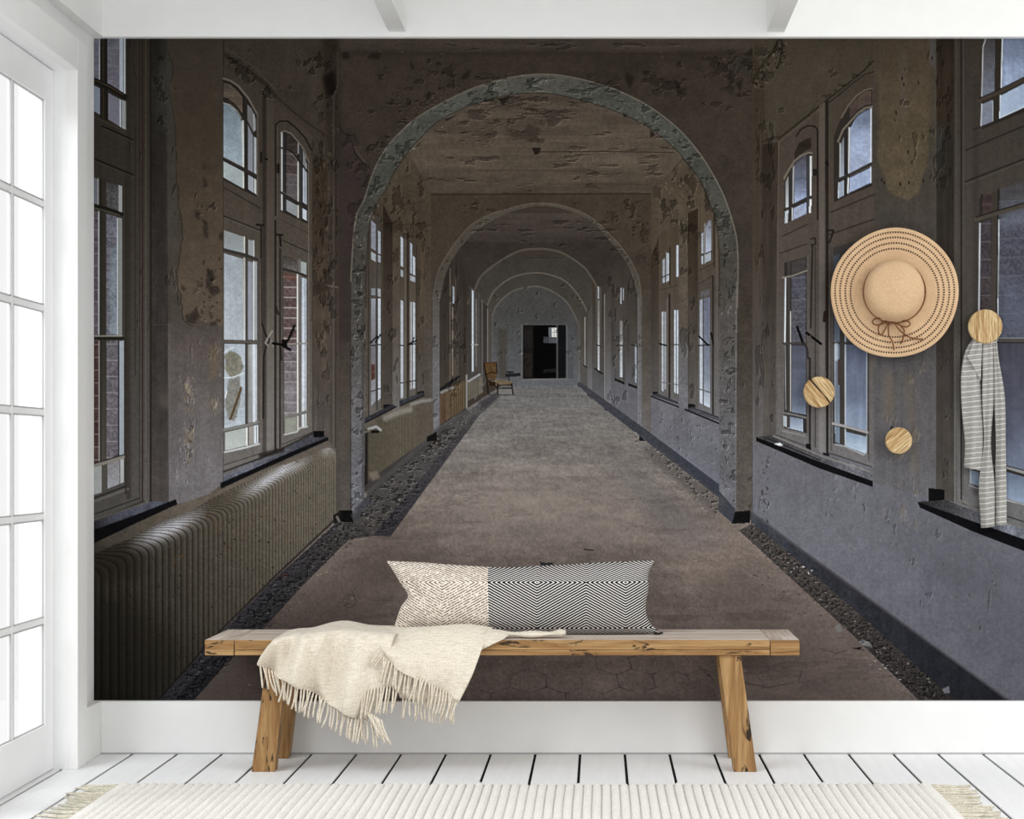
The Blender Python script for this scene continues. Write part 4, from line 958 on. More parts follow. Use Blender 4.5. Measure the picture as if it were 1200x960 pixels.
line([(361.5, 192), (362, 500)], 1.2, (108, 101, 93), 0.7); line([(366.3, 165), (366.6, 507)], 1.5, (56, 50, 44), 0.7)
# window bolts and latch
line([(307, 380), (311, 392), (316, 398), (312, 406), (309, 418), (308.5, 490)], 2.2, (30, 26, 25), 0.9); line([(319, 388), (314, 396), (311, 402), (314, 405)], 1.8, (150, 144, 136), 0.8); line([(317, 398), (320, 406)], 1.5, (130, 124, 116), 0.7)
line([(320, 402.5), (330, 404), (340, 410)], 3.2, (14, 13, 13)); line([(334, 404), (339, 396), (345, 382)], 3.0, (14, 13, 13)); fill([(330, 398), (336, 398), (337, 408), (331, 408)], (14, 13, 13)); line([(329, 408), (329.5, 422)], 2.2, (30, 27, 25)); line([(323, 360), (326, 368)], 3, (34, 30, 27), 0.8)
# sill and skirting board of the window niche
fill([(262, 556), (306, 538), (330, 528), (366, 508), (384, 512), (262, 567)], ('x', (262, (96, 98, 108)), (300, (84, 86, 96)), (335, (70, 72, 80)), (384, (60, 60, 64))), 'fine.2 med.3', r_sill)
line([(262, 553), (308, 536), (330, 526), (368, 507)], 2.2, (44, 40, 37), 0.9); line([(262, 558), (310, 539), (340, 526)], 1.1, (124, 118, 110), 0.6)
fill([(303, 532), (312, 529), (333, 524), (334, 530), (304, 537)], (34, 30, 28), a=0.8, soft=0.8)
fill([(258, 566), (300, 548), (340, 530), (385, 512), (385, 516), (340, 536), (300, 554), (259, 573)], (17, 17, 19), 'fine.2', r_sill)
fill([(367, 505), (380, 505), (380, 512), (368, 513)], (14, 14, 15), rid=r_sill)

# ---- big radiator, ribs bending over at the top
r_rad = R('printed_radiator')
def front_y(x): return np.interp(x, [100, 120, 132, 152, 178, 193, 210, 227, 243, 260, 280, 300, 317, 333, 350, 367, 377, 388, 394], [676, 669, 664, 653, 642, 635, 627, 618, 611, 602, 592, 581, 570, 559, 553, 543, 536, 533, 540])
rad = [(110, 650), (132, 639), (152, 632), (177, 618), (193, 610), (217, 601), (235, 592), (250, 583), (283, 567), (300, 560), (317, 550), (333, 544), (350, 539), (367, 532), (377, 526.5), (386, 524.5), (392, 527), (394, 533), (394, 607), (320, 678), (250, 748), (185, 822), (110, 822)]
fill([(110, 637), (208, 592), (262, 573), (385, 517), (394, 526), (394, 540), (110, 655)], ('x', (110, (84, 78, 70)), (250, (96, 88, 78)), (390, (88, 82, 76))), 'fine.08 med.08', r_nl)
fill(rad, ('x', (110, (56, 52, 45)), (200, (62, 57, 50)), (260, (72, 66, 58)), (330, (85, 79, 70)), (394, (88, 82, 73))), 'med.05 fine.07', r_rad)
def ribs():
    res = mask_poly(rad); sl, m = res
    X, Y = XX[sl], YY[sl]
    fy = front_y(X); sc = (620 - X) / 500.0
    q = np.clip((fy + 10 * sc - Y) / (40 * sc), 0, 1)
    xr = X + 60 * sc * q ** 2.2
    ph = (1.0 / (620.0 - np.minimum(xr, 560))) / 4.15e-5
    f = ph - np.floor(ph)
    near = np.clip((X - 395) / -260, 0.35, 1)
    groove = np.clip(1 - np.abs(f - 0.12) / 0.13, 0, 1); lite = np.clip(1 - np.abs(f - 0.72) / 0.2, 0, 1)
    fade = np.clip(1.15 - (Y - fy) / 320.0, 0.5, 1.15)
    side = np.interp(Y, [540, 640, 720, 822], [1.06, 0.98, 0.88, 0.74])
    k = (1 - 0.62 * groove * (0.5 + 0.5 * near) + 0.32 * lite * (0.6 + 0.4 * near)) * side
    CAN[sl] = np.where(m[..., None], CAN[sl] * k[..., None], CAN[sl])
    # daylight on the rounded tops, only in front of each printed window
    win = np.clip(1.3 - np.abs(X - 196) / 38, 0, 1) + np.clip(1.3 - np.abs(X - 322) / 36, 0, 1) + 0.6 * np.clip(1 - np.abs(X - 384) / 12, 0, 1)
    top = np.exp(-((Y - (fy - 15 * sc)) / (13 * sc)) ** 2) * np.clip(win, 0, 1) * m
    g = top * np.clip(0.95 - 1.25 * groove, 0, 1)
    CAN[sl] = CAN[sl] * (1 - g[..., None]) + np.array((182, 182, 188), np.float32) * g[..., None]
ribs()
fill([(110, 640), (140, 640), (170, 650), (160, 680), (110, 680)], (34, 29, 24), a=0.5, soft=8)
fill([(110, 700), (150, 700), (220, 760), (185, 822), (110, 822)], (26, 24, 20), a=0.45, soft=18)
spots([(112, 680), (380, 560), (390, 606), (190, 810), (112, 815)], 190, [(34, 30, 26), (30, 26, 23)], 0.7, 2.0, 51, 0.7, 1.4)
spots([(180, 640), (250, 600), (300, 580), (300, 640), (200, 660)], 40, [(92, 64, 38), (70, 48, 30)], 0.8, 2.4, 52, 0.6, 1.4)
spots([(300, 600), (390, 570), (390, 600), (330, 650)], 40, [(106, 74, 48)], 0.7, 2.0, 53, 0.45, 1.6)
line([(185, 822), (250, 748), (320, 678), (394, 608)], 2.4, (24, 22, 21), 0.8, 1.5)
fill([(390, 604), (397, 600), (399, 612), (392, 616)], (26, 24, 24)); line([(395, 606), (398, 612)], 3, (116, 110, 104), 0.8)

# rubble band beside it
r_rub = R('printed_rubble')
rb = [(187, 822), (250, 750), (320, 680), (395, 612), (412, 612), (437, 628), (408, 633), (393, 648), (357, 684), (310, 736), (262, 782), (226, 822)]
fill(rb, ('y', (612, (62, 59, 58)), (690, (46, 45, 46)), (822, (34, 33, 36))), 'fine.25 med.12', r_rub)
fill([(187, 822), (250, 750), (320, 680), (395, 612), (402, 612), (330, 684), (262, 752), (204, 822)], (52, 50, 54), 'fine.1', a=0.8)
spots(rb, 420, [(24, 23, 24), (84, 82, 84), (58, 56, 57), (30, 29, 30)], 0.8, 3.6, 61, 0.8)
spots([(230, 790), (330, 690), (400, 640), (430, 632), (360, 700), (270, 790)], 150, [(24, 23, 23), (110, 106, 106), (70, 66, 64)], 0.7, 3.0, 62, 0.7)
spots([(324, 671), (341, 671), (341, 680), (324, 680)], 9, [(78, 46, 40), (60, 38, 34)], 2, 5, 65, 0.8, 0.4); spots([(370, 670), (384, 670), (384, 678), (370, 678)], 6, [(130, 118, 106)], 1.5, 4, 63)
spots([(400, 690), (420, 690), (420, 712), (400, 712)], 20, [(48, 42, 40), (120, 112, 108)], 1, 3, 64); line([(402, 705), (404, 698), (414, 696), (418, 706), (412, 712), (404, 711)], 1.2, (48, 42, 40), 0.4); line([(433, 703), (447, 704), (460, 703)], 1, (60, 53, 49), 0.4)

# ---- near right wall
r_nr = R('printed_right_wall')
fill([(882, 40), (1240, 40), (1240, 840), (1183, 822), (882, 602)], ('y', (43, (66, 59, 49)), (250, (68, 62, 54)), (380, (76, 70, 66)), (430, (86, 83, 84)), (540, (100, 100, 106)), (700, (104, 105, 114)), (822, (96, 97, 106))), 'med.06 big.07 fine.05 vs.04', r_nr)
fill([(882, 60), (896, 90), (894, 520), (882, 520)], ('y', (60, (58, 50, 40)), (300, (62, 54, 46)), (400, (72, 66, 62)), (520, (96, 92, 90))), 'vs.14', a=0.8, soft=1.2)
line([(882, 96), (892, 78), (905, 62), (914, 43)], 3.0, (40, 34, 28), 0.75, 2.5); spots([(876, 100), (918, 43), (926, 60), (890, 110)], 60, [(34, 28, 23), (92, 84, 72)], 0.8, 3.2, 71, 0.7, 1.3)
line([(914, 43), (917, 55), (914, 72), (911, 80)], 2.2, (30, 25, 21), 0.8)
fill([(1030, 590), (1240, 690), (1240, 800), (1100, 700)], (84, 85, 92), a=0.4, soft=20)
spots([(890, 540), (900, 540), (905, 640), (890, 600)], 26, [(50, 46, 46)], 0.7, 2.2, 72, 0.7, 2.0)
spots([(900, 540), (1180, 680), (1180, 800), (930, 620)], 50, [(70, 68, 72), (124, 124, 130)], 0.6, 2.2, 73, 0.5, 1.6)
line([(985, 556), (984, 575)], 5, (128, 128, 136), 0.4, 4)
# pier with a patch of old plaster
fill([(1024, 40), (1097, 40), (1097, 586), (1024, 566)], ('y', (43, (68, 61, 51)), (230, (66, 61, 55)), (330, (70, 66, 63)), (430, (82, 79, 80)), (580, (96, 95, 98))), 'vs.08 med.07 fine.05', r_nr)
fill(ragged([(1030, 40), (1029, 190), (1036, 205), (1042, 224), (1052, 231), (1064, 234), (1076, 228), (1082, 206), (1088, 190), (1092, 100), (1090, 40)], 1.2, 6, 8), ('y', (43, (72, 62, 50)), (190, (84, 74, 58)), (234, (88, 78, 62))), 'med.09 fine.08 vs.05', a=0.9, soft=0.8)
fill([(1056, 60), (1062, 60), (1062, 140), (1054, 136)], (86, 80, 72), a=0.5, soft=2.5); fill([(1089, 43), (1096, 43), (1096, 80), (1090, 76)], (84, 84, 86), a=0.6, soft=1.5)
for p_ in ((1057, 92), (1065, 214), (1055, 216), (1082, 212), (1033, 211), (1092, 68), (1050, 132), (1059, 99), (1076, 97), (1064, 178), (1036, 214)):
    fill([(p_[0], p_[1] - 3), (p_[0] + 1.5, p_[1]), (p_[0], p_[1] + 3), (p_[0] - 1.2, p_[1])], (38, 31, 27))
fill([(1038, 438), (1044, 434), (1050, 470), (1040, 500), (1036, 470)], (100, 90, 74), a=0.5, soft=3); fill([(1058, 436), (1068, 440), (1072, 500), (1076, 548), (1070, 560), (1066, 500)], (102, 92, 76), a=0.5, soft=3.5)
line([(1062, 600), (1066, 618), (1062, 622)], 1.5, (118, 114, 112), 0.6); line([(1045, 500), (1044, 504)], 2.2, (40, 36, 36))
spots([(1036, 560), (1076, 560), (1070, 620), (1040, 620)], 40, [(112, 106, 98), (76, 72, 72)], 0.8, 3.0, 74, 0.5, 1.6)
fill([(1097, 40), (1118, 40), (1118, 588), (1097, 586)], ('y', (43, (44, 37, 30)), (140, (50, 42, 34)), (160, (44, 41, 37)), (300, (48, 43, 38)), (450, (58, 53, 50)), (580, (74, 70, 66))), 'vs.14 med.12', r_nr)
line([(1097, 43), (1097, 580)], 1.2, (82, 74, 66), 0.5); fill([(1088, 572), (1107, 574), (1107, 588), (1088, 587)], (16, 16, 17))
fill([(1099, 150), (1104, 150), (1102, 200), (1099, 210)], (70, 68, 64), a=0.6, soft=2)

# ---- right window between arch and pier
rw = R('printed_window')
fill([(912, 166), (967, 120), (1024, 74), (1024, 548), (968, 530), (908, 512)], ('y', (74, (66, 59, 50)), (200, (70, 62, 55)), (330, (76, 69, 63)), (420, (86, 81, 78)), (540, (106, 104, 105))), 'vs.05 fine.05', rw)
fill([(893, 170), (912, 166), (910, 512), (894, 512)], ('y', (166, (50, 42, 35)), (300, (58, 51, 45)), (400, (64, 58, 54)), (512, (84, 80, 77))), 'vs.14 med.1', r_nr)
line([(893, 166), (912, 160)], 3, (44, 37, 31), 0.7, 2); line([(912.5, 166), (909, 512)], 1.2, (98, 90, 82), 0.6)
line([(912, 163), (967, 119), (1000, 93), (1012, 83), (1024, 71)], 1.8, (36, 30, 26), 0.9); line([(914, 166), (966, 124)], 1.3, (94, 85, 75), 0.6); line([(972, 120), (1000, 97), (1012, 88), (1024, 84)], 1.6, (36, 31, 27), 0.8)
fill([(967, 119), (971, 116), (971, 540), (968, 540)], (34, 29, 27), a=0.9); fill([(960, 124), (966.5, 119), (966.5, 532), (960, 530)], ('y', (120, (80, 72, 64)), (400, (98, 92, 88)), (530, (118, 116, 116))), 'vs.06')
# upper left arched casement
line([(933, 160), (938, 152), (946, 147.5), (955, 148), (958, 152), (958.2, 257)], 2.0, (30, 26, 24), 0.9)
fill([(931, 180), (936, 168), (944, 163), (950.5, 161), (950.5, 174), (944, 177), (936, 182), (931, 190)], (42, 36, 31), 'hs.2')
fill([(919, 214), (922, 205), (927, 194), (934, 186), (942, 181), (951, 179), (951.5, 248), (919, 262)], (44, 40, 38))
fill([(931, 193), (936, 186), (941, 182), (945, 180.5), (945, 231), (931, 238)], ('y', (182, (72, 70, 76)), (210, (94, 100, 118)), (236, (150, 162, 190))), 'hs.1 fine.06'); line([(930, 194), (929.3, 238)], 1.6, (164, 164, 164))
fill([(920.5, 214), (924, 205), (924, 243), (920.5, 244)], ('y', (205, (120, 118, 116)), (244, (184, 190, 196)))); line([(927, 196), (926.6, 243)], 2.2, (50, 48, 48)); fill([(949, 183), (951.5, 183), (951, 229), (949, 230)], (196, 198, 200))
fill([(930, 244), (945, 237), (945, 250.5), (929, 258)], (150, 160, 184), 'fine.05'); fill([(920, 248), (924, 246), (923, 261), (919.5, 262)], (178, 184, 190)); fill([(948.5, 234), (951, 233), (950.5, 249), (948, 250)], (212, 214, 216)); line([(928.6, 244), (928.2, 258)], 1.2, (190, 192, 194))
line([(919, 209), (924, 200), (931, 189), (938, 183), (946, 179.5), (951, 179)], 2.2, (108, 100, 90)); line([(922, 209), (927, 198), (934, 189), (941, 184)], 1.0, (40, 35, 32), 0.8)
line([(919, 245.5), (936, 239), (951, 231)], 2.2, (50, 46, 44)); line([(947, 184), (946.5, 250)], 2.0, (62, 60, 62))
line([(917, 277), (946, 263)], 1.5, (42, 36, 32), 0.85); line([(914, 297), (945, 286)], 1.5, (44, 38, 34), 0.85)
fill([(952, 198), (958, 198), (957, 206), (952, 206)], (26, 22, 20), a=0.8)
# upper right arched casement
fill([(977, 160), (984, 142), (994, 124), (1004, 112), (1014, 105), (1022, 103), (1022, 218), (977, 236)], (46, 41, 37))
line([(986, 138), (994, 124), (1004, 112), (1014, 105.5), (1022, 103.5)], 1.8, (108, 100, 90), 0.8)
fill([(996, 124), (1005, 114), (1014, 107.5), (1021, 106), (1021, 122), (1014, 123), (1004, 130), (996, 138)], (76, 64, 58), 'hs.2 fine.1')
fill([(996, 151), (1003, 138), (1010, 131), (1020.5, 126), (1020.5, 190), (996, 203)], ('y', (128, (96, 106, 126)), (160, (146, 158, 184)), (195, (164, 176, 202))), 'med.14 fine.05 vs.06'); line([(1020.8, 127), (1020.8, 190)], 1.6, (206, 212, 222)); line([(995.3, 150), (994.8, 203)], 1.8, (196, 198, 200))
fill([(984.5, 172), (989, 160), (989, 206), (984, 208)], ('y', (160, (110, 112, 118)), (208, (150, 158, 172)))); line([(984.5, 168), (984, 208)], 1.0, (180, 182, 184)); line([(991.5, 150), (991, 228)], 3.0, (44, 40, 38))
fill([(996, 208.5), (1020.5, 196.5), (1020.5, 214), (995, 226)], (154, 168, 196), 'med.08 fine.05'); line([(994.3, 209), (993.6, 226)], 1.8, (206, 208, 208)); line([(1020.6, 196), (1020.6, 214)], 1.4, (200, 206, 216)); fill([(983.5, 214), (989, 211), (989, 229), (983, 232)], (146, 156, 172)); line([(983, 214), (982.4, 232)], 1.2, (190, 194, 198))
line([(982, 166), (988, 152), (996, 143), (1005, 133), (1014, 126.5), (1022, 125)], 2.0, (112, 104, 92)); line([(996, 147), (1006, 134.5), (1020, 127)], 0.9, (40, 36, 34), 0.8)
line([(980, 211), (995, 204.5), (1022, 191)], 2.2, (52, 48, 46)); line([(996, 206.8), (1022, 194)], 0.9, (116, 112, 106), 0.6); line([(978, 236), (995, 228), (1022, 215.5)], 1.4, (38, 34, 31))
line([(973, 249), (1024, 228)], 1.6, (42, 36, 32), 0.85); line([(972, 275), (1024, 257)], 1.6, (40, 35, 31), 0.85); line([(968, 190), (970, 193)], 3, (22, 19, 18)); line([(970, 270), (977, 270), (972, 284)], 2.4, (30, 26, 24), 0.9); line([(950, 280), (955, 279), (956, 286), (951, 287)], 1.8, (32, 28, 25), 0.9); line([(952, 288), (950, 384)], 2.2, (32, 28, 26), 0.8)
# lower left casement
fill([(919, 308), (945.5, 301), (945.5, 508), (919, 502)], (46, 43, 42))
fill([(927.5, 307), (944.5, 302.5), (944.5, 316), (927.5, 321)], (62, 58, 58), 'hs.2 fine.1'); brick_tint([(927.5, 325), (944.5, 320), (944.5, 401), (927.5, 401)], (76, 76, 86), (82, 80, 86), 13, 12, (98, 98, 106), 1.0, -0.1, 0.9)
fill([(927.5, 405), (944.5, 405), (944.5, 486), (927.5, 483)], ('y', (405, (76, 78, 90)), (460, (92, 98, 114)), (486, (118, 128, 146))), 'hs.1 vs.06')
fill([(924.5, 488), (941, 491), (941, 506), (924.5, 502)], ('y', (488, (116, 126, 144)), (506, (164, 178, 194)))); line([(920.5, 326), (919.8, 402)], 1.8, (196, 200, 204)); line([(926.4, 365), (926.4, 482)], 1.1, (170, 168, 164)); line([(920, 405), (921, 480)], 1.2, (130, 130, 132)); fill([(918, 487), (922, 488), (922, 501), (918, 499)], (160, 166, 172)); line([(923.6, 488), (923.6, 502)], 1, (190, 192, 192))
line([(924.4, 308), (924.2, 500)], 3.0, (62, 58, 55)); line([(917, 325.5), (928, 323.5), (946, 317)], 1.8, (120, 114, 106)); line([(917, 402.5), (946, 402.5)], 2.4, (64, 60, 58)); line([(918, 484), (930, 486), (944, 489.5)], 2.4, (108, 106, 106)); line([(918, 486), (944, 491.5)], 0.9, (42, 40, 40))
line([(917, 505), (943, 511)], 2.4, (126, 124, 124), 0.8); line([(910, 510), (945, 523)], 1.2, (48, 45, 44), 0.8); line([(946.5, 302), (946.5, 510)], 1.6, (90, 85, 80), 0.7); line([(949, 420), (949, 522)], 2.6, (34, 30, 29), 0.85); line([(955.5, 290), (955.5, 524)], 1.6, (44, 40, 37), 0.7); line([(953, 440), (953, 524)], 1.6, (90, 86, 84), 0.6)
# lower right casement
fill([(976, 290), (1018, 278), (1018, 532), (976, 520)], (58, 55, 54)); fill([(977, 300), (984, 297), (984, 510), (978, 508)], ('y', (300, (70, 76, 84)), (400, (90, 98, 112)), (508, (122, 132, 146))), 'vs.1')
fill([(991, 300), (1015, 290), (1015, 400), (991, 401)], (70, 72, 82), 'hs.1'); fill([(991, 404), (1015.5, 404), (1015.5, 505), (991, 498)], ('y', (404, (86, 92, 110)), (460, (98, 106, 126)), (505, (128, 142, 162))), 'vs.09 med.1')
fill([(991, 506), (1015.5, 512), (1015.5, 532), (991, 523)], ('y', (506, (124, 140, 160)), (532, (176, 192, 210))), 'vs.08'); line([(990.6, 380), (990.6, 523)], 1.6, (170, 174, 180)); line([(1015.8, 410), (1015.8, 530)], 1.2, (150, 156, 164)); fill([(979, 500), (984, 501), (984, 520), (979, 518)], (112, 124, 138)); line([(978.4, 400), (978.8, 498)], 1.0, (150, 154, 160))
line([(987.5, 300), (987.5, 520)], 3.6, (60, 56, 53)); line([(976, 402), (1018, 402.5)], 2.6, (60, 57, 56)); line([(976, 496.5), (990, 499.5), (1017, 507)], 3.0, (148, 146, 146)); line([(977, 498.8), (1017, 509.4)], 0.9, (44, 42, 43)); line([(980, 404), (980, 421)], 4, (178, 186, 196), 0.8, 2); line([(983, 422), (983, 450)], 2.6, (56, 40, 34), 0.8, 1)
line([(979, 521), (990, 523), (1012, 533), (1015, 531)], 2.0, (150, 152, 156), 0.9); line([(972, 531), (1021, 547)], 1.4, (48, 45, 45), 0.8); line([(1018, 285), (1018, 540)], 1.2, (52, 48, 46), 0.6); line([(974, 290), (974, 528)], 1.2, (52, 48, 45), 0.6); line([(967, 366), (966, 376)], 4, (40, 27, 23), 0.9); line([(969.5, 395), (969.5, 520)], 2.0, (34, 29, 27), 0.8)
line([(934, 383), (941, 402)], 3.0, (14, 13, 13)); line([(945, 390), (962, 403)], 3.0, (14, 13, 13)); line([(941, 402), (946, 408), (947, 420)], 2.2, (46, 42, 40), 0.9); line([(944, 398), (950, 394)], 2, (80, 76, 72), 0.8)
fill([(944, 520), (950, 520), (951, 527), (945, 527)], (22, 20, 20)); fill([(964, 530), (972, 532), (972, 540), (965, 537)], (22, 20, 20))
fill([(888, 512), (904, 510), (968, 534), (1022, 552), (1022, 566), (960, 545)], ('x', (888, (58, 57, 58)), (940, (72, 71, 74)), (1000, (108, 109, 116)), (1022, (92, 93, 98))), 'fine.2 med.2', r_sill)
line([(906, 511), (967, 536), (1020, 553)], 2.0, (126, 122, 118), 0.8); line([(900, 514), (960, 539)], 2, (38, 36, 36), 0.8); fill([(907, 520), (914, 519), (918, 522), (910, 523)], (206, 210, 214))
fill([(886, 512), (960, 541), (1023, 564), (1023, 571), (960, 549), (886, 517)], (17, 17, 19), 'fine.2', r_sill)

# ---- window at the right edge
rw = R('printed_window')
fill([(1118, 40), (1240, 40), (1240, 640), (1118, 590)], ('y', (43, (58, 52, 45)), (200, (64, 59, 53)), (350, (72, 67, 62)), (480, (90, 88, 86)), (600, (108, 107, 108))), 'vs.05 fine.04', rw)
line([(1126.5, 40), (1126.5, 588)], 1.8, (34, 29, 26), 0.9); line([(1121, 40), (1121, 588)], 1.4, (84, 77, 69), 0.6); line([(1129, 40), (1129, 580)], 1.2, (84, 78, 72), 0.6); fill([(1140, 90), (1147, 90), (1147, 580), (1140, 580)], (50, 45, 41), a=0.5, soft=2)
fill([(1151, 56), (1156, 43), (1240, 43), (1240, 115), (1150, 152)], (44, 40, 37))
fill([(1152, 58), (1157, 43), (1166, 43), (1166, 108), (1151, 114)], ('y', (43, (66, 63, 64)), (114, (116, 122, 136))), 'hs.1 fine.06'); line([(1156, 43), (1152, 55), (1150.6, 114)], 1.3, (178, 178, 178)); line([(1174.8, 43), (1173.3, 103)], 1.6, (214, 218, 222))
fill([(1175.5, 43), (1240, 43), (1240, 72), (1174, 103)], ('y', (43, (112, 122, 146)), (103, (160, 176, 204))), 'med.16 vs.1 fine.05'); fill([(1173, 112), (1202, 97), (1240, 80), (1240, 108), (1171.5, 138)], (166, 182, 206), 'med.06 vs.05'); line([(1172.4, 112), (1171.2, 138)], 1.6, (214, 220, 226)); line([(1171, 138.5), (1240, 107)], 1.2, (204, 212, 222))
fill([(1151, 122), (1163, 117), (1163, 143), (1150, 149)], (122, 128, 142), 'fine.05'); line([(1150.6, 122), (1149.6, 149)], 1.3, (190, 194, 200)); line([(1163.6, 118), (1163.4, 142)], 1.0, (160, 164, 170))
fill([(1166.5, 43), (1173.5, 43), (1171, 140), (1164.5, 143)], (48, 43, 37)); line([(1147, 118), (1170, 108), (1200, 93), (1240, 75)], 5.0, (66, 59, 51)); line([(1147, 115.5), (1170, 105.5), (1200, 90.5)], 1.4, (32, 28, 26), 0.9)
line([(1141, 152), (1172, 140), (1240, 110)], 1.8, (36, 32, 29), 0.8)
line([(1132, 176), (1240, 131)], 1.7, (36, 31, 28), 0.9); line([(1131, 213), (1240, 171)], 1.9, (36, 31, 28), 0.9); line([(1132, 216), (1240, 174)], 1.1, (88, 82, 75), 0.5)
fill([(1147, 232), (1240, 196), (1240, 590), (1141, 570), (1146, 300)], (50, 47, 45))
fill([(1149.5, 228), (1162.5, 225), (1162.5, 250.5), (1149, 254.5)], (66, 56, 54), 'hs.3 fine.1'); fill([(1172, 222), (1240, 196), (1240, 226), (1171.5, 249)], ('y', (205, (58, 55, 56)), (249, (84, 84, 90))), 'hs.15 vs.12')
brick_tint([(1148.5, 262), (1161, 257), (1161, 396), (1148, 396)], (62, 58, 62), (70, 60, 60), 21, 13, (98, 92, 92), 1.3, -0.02, 1); brick_tint([(1170.5, 257), (1240, 234), (1240, 396), (1169, 396)], (74, 75, 86), (80, 80, 90), 22, 14, (92, 93, 103), 1.4, -0.05, 0.9); fill([(1169, 330), (1240, 330), (1240, 397), (1169, 396)], (96, 102, 120), 'vs.1', a=0.5, soft=8); fill([(1171, 250), (1200, 242), (1240, 240), (1240, 262), (1171, 268)], (110, 116, 132), 'hs.1', a=0.5, soft=4)
line([(1148.3, 262), (1146.8, 395)], 1.8, (178, 182, 188)); line([(1170.2, 258), (1168.4, 395)], 2.0, (196, 202, 208))
fill([(1169, 402), (1240, 402), (1240, 562), (1178, 545), (1168, 540)], ('y', (402, (66, 66, 76)), (480, (80, 82, 96)), (560, (110, 120, 140))), 'med.12 vs.08')
fill([(1168, 550), (1240, 570), (1240, 600), (1168, 582)], ('y', (550, (92, 102, 120)), (598, (156, 174, 198))), 'vs.08'); line([(1168, 583), (1240, 602)], 1.6, (196, 202, 210)); fill([(1138, 551), (1147, 553), (1147, 570), (1138, 567)], (118, 130, 146)); fill([(1140, 402), (1146, 402), (1146, 545), (1140, 543)], (110, 116, 130)); line([(1138.6, 405), (1137.4, 566)], 1.4, (160, 164, 170))
fill([(1162.5, 226), (1170.5, 222), (1167, 580), (1158, 577)], ('y', (226, (58, 52, 47)), (400, (70, 66, 62)), (578, (92, 90, 90)))); line([(1170, 222), (1167.4, 400)], 1.5, (28, 25, 23), 0.8); line([(1150.6, 228), (1149.8, 252)], 1.4, (30, 26, 24), 0.9); line([(1168.5, 402), (1167.5, 580)], 1.2, (150, 156, 164), 0.7)
line([(1144, 257), (1170, 249), (1200, 240.5), (1240, 229)], 5.2, (72, 66, 59)); line([(1144, 254.6), (1170, 246.5), (1200, 238)], 1.6, (30, 27, 25), 0.9)
line([(1143, 399), (1240, 399)], 4.6, (74, 70, 66)); line([(1143, 401.6), (1240, 401.6)], 1.2, (34, 31, 30), 0.9); line([(1168, 396.2), (1240, 396.2)], 1.1, (150, 156, 164), 0.7)
line([(1137, 547), (1178, 547), (1240, 565)], 4.2, (140, 139, 140)); line([(1178, 545.5), (1240, 562)], 1.3, (40, 40, 42), 0.9); line([(1136, 569), (1200, 592), (1240, 604)], 2.0, (132, 132, 134), 0.8)
line([(1128, 590), (1180, 605), (1240, 625)], 1.6, (46, 44, 44), 0.8); line([(1124, 586), (1160, 604), (1240, 634)], 2.6, (116, 112, 106), 0.8)
fill([(1076, 588), (1108, 586), (1160, 606), (1240, 634), (1240, 655), (1140, 616)], ('x', (1076, (42, 40, 40)), (1120, (70, 69, 72)), (1180, (116, 120, 130)), (1240, (120, 124, 134))), 'fine.2 med.2', r_sill)
fill([(1075, 588), (1140, 611), (1200, 632), (1240, 648), (1240, 662), (1200, 646), (1140, 623), (1078, 595)], (17, 17, 19), 'fine.2', r_sill)

# ---- skirting and rubble on the right
r_sk2 = R('printed_skirting')
fill([(880, 600), (933, 640), (1050, 725), (1183, 822), (1118, 822), (1010, 722), (927, 652), (880, 614)], ('x', (880, (62, 64, 72)), (950, (47, 48, 54)), (1180, (34, 35, 40))), 'fine.16 med.14 vs.1', r_sk2)
line([(880, 600), (933, 640), (1050, 725), (1183, 822)], 3.0, (74, 73, 76), 0.75, 2)
rb2 = [(882, 613), (927, 650), (1010, 722), (1120, 822), (1078, 822), (1000, 745), (940, 690), (890, 644), (866, 622)]
r_rub2 = R('printed_rubble')
fill(rb2, ('y', (613, (70, 66, 64)), (720, (60, 56, 54)), (822, (46, 43, 42))), 'fine.22 med.12', r_rub2)
spots(rb2, 330, [(34, 32, 32), (120, 116, 114), (74, 70, 68), (92, 88, 86)], 0.8, 3.2, 81, 0.8)
spots([(870, 640), (990, 740), (1080, 820), (1040, 820), (960, 740), (850, 650)], 110, [(112, 106, 104), (50, 45, 43)], 0.8, 3.0, 82, 0.7)
spots([(918, 655), (955, 668), (955, 676), (925, 672)], 18, [(176, 174, 172), (20, 19, 20)], 1.2, 4.0, 83); fill([(1006, 752), (1012, 749), (1020, 754), (1022, 759), (1010, 756)], (112, 111, 112)); fill([(998, 760), (1010, 758), (1008, 762)], (18, 17, 18)); fill([(978, 735), (984, 731), (987, 740), (982, 741)], (112, 110, 109)); fill([(1104, 808), (1112, 804), (1113, 812), (1107, 813)], (110, 111, 116))
spots([(1010, 770), (1040, 770), (1060, 800), (1020, 780)], 14, [(150, 148, 148)], 1, 3.4, 84)
for pts_ in ([(800, 770), (812, 762), (835, 766)], [(830, 790), (838, 800)], [(960, 760), (980, 766), (992, 762)], [(935, 800), (940, 786)], [(870, 800), (900, 806), (930, 800)], [(905, 742), (918, 748)]):
    line(pts_, 1.0, (52, 46, 43), 0.6)
fill([(632, 658), (640, 660), (648, 659), (648, 662), (634, 663)], (44, 44, 52)); line([(685, 644), (695, 645)], 1.6, (50, 44, 42))
fill([(660, 784), (700, 790), (720, 780)], (92, 84, 80), a=0.2, soft=6)



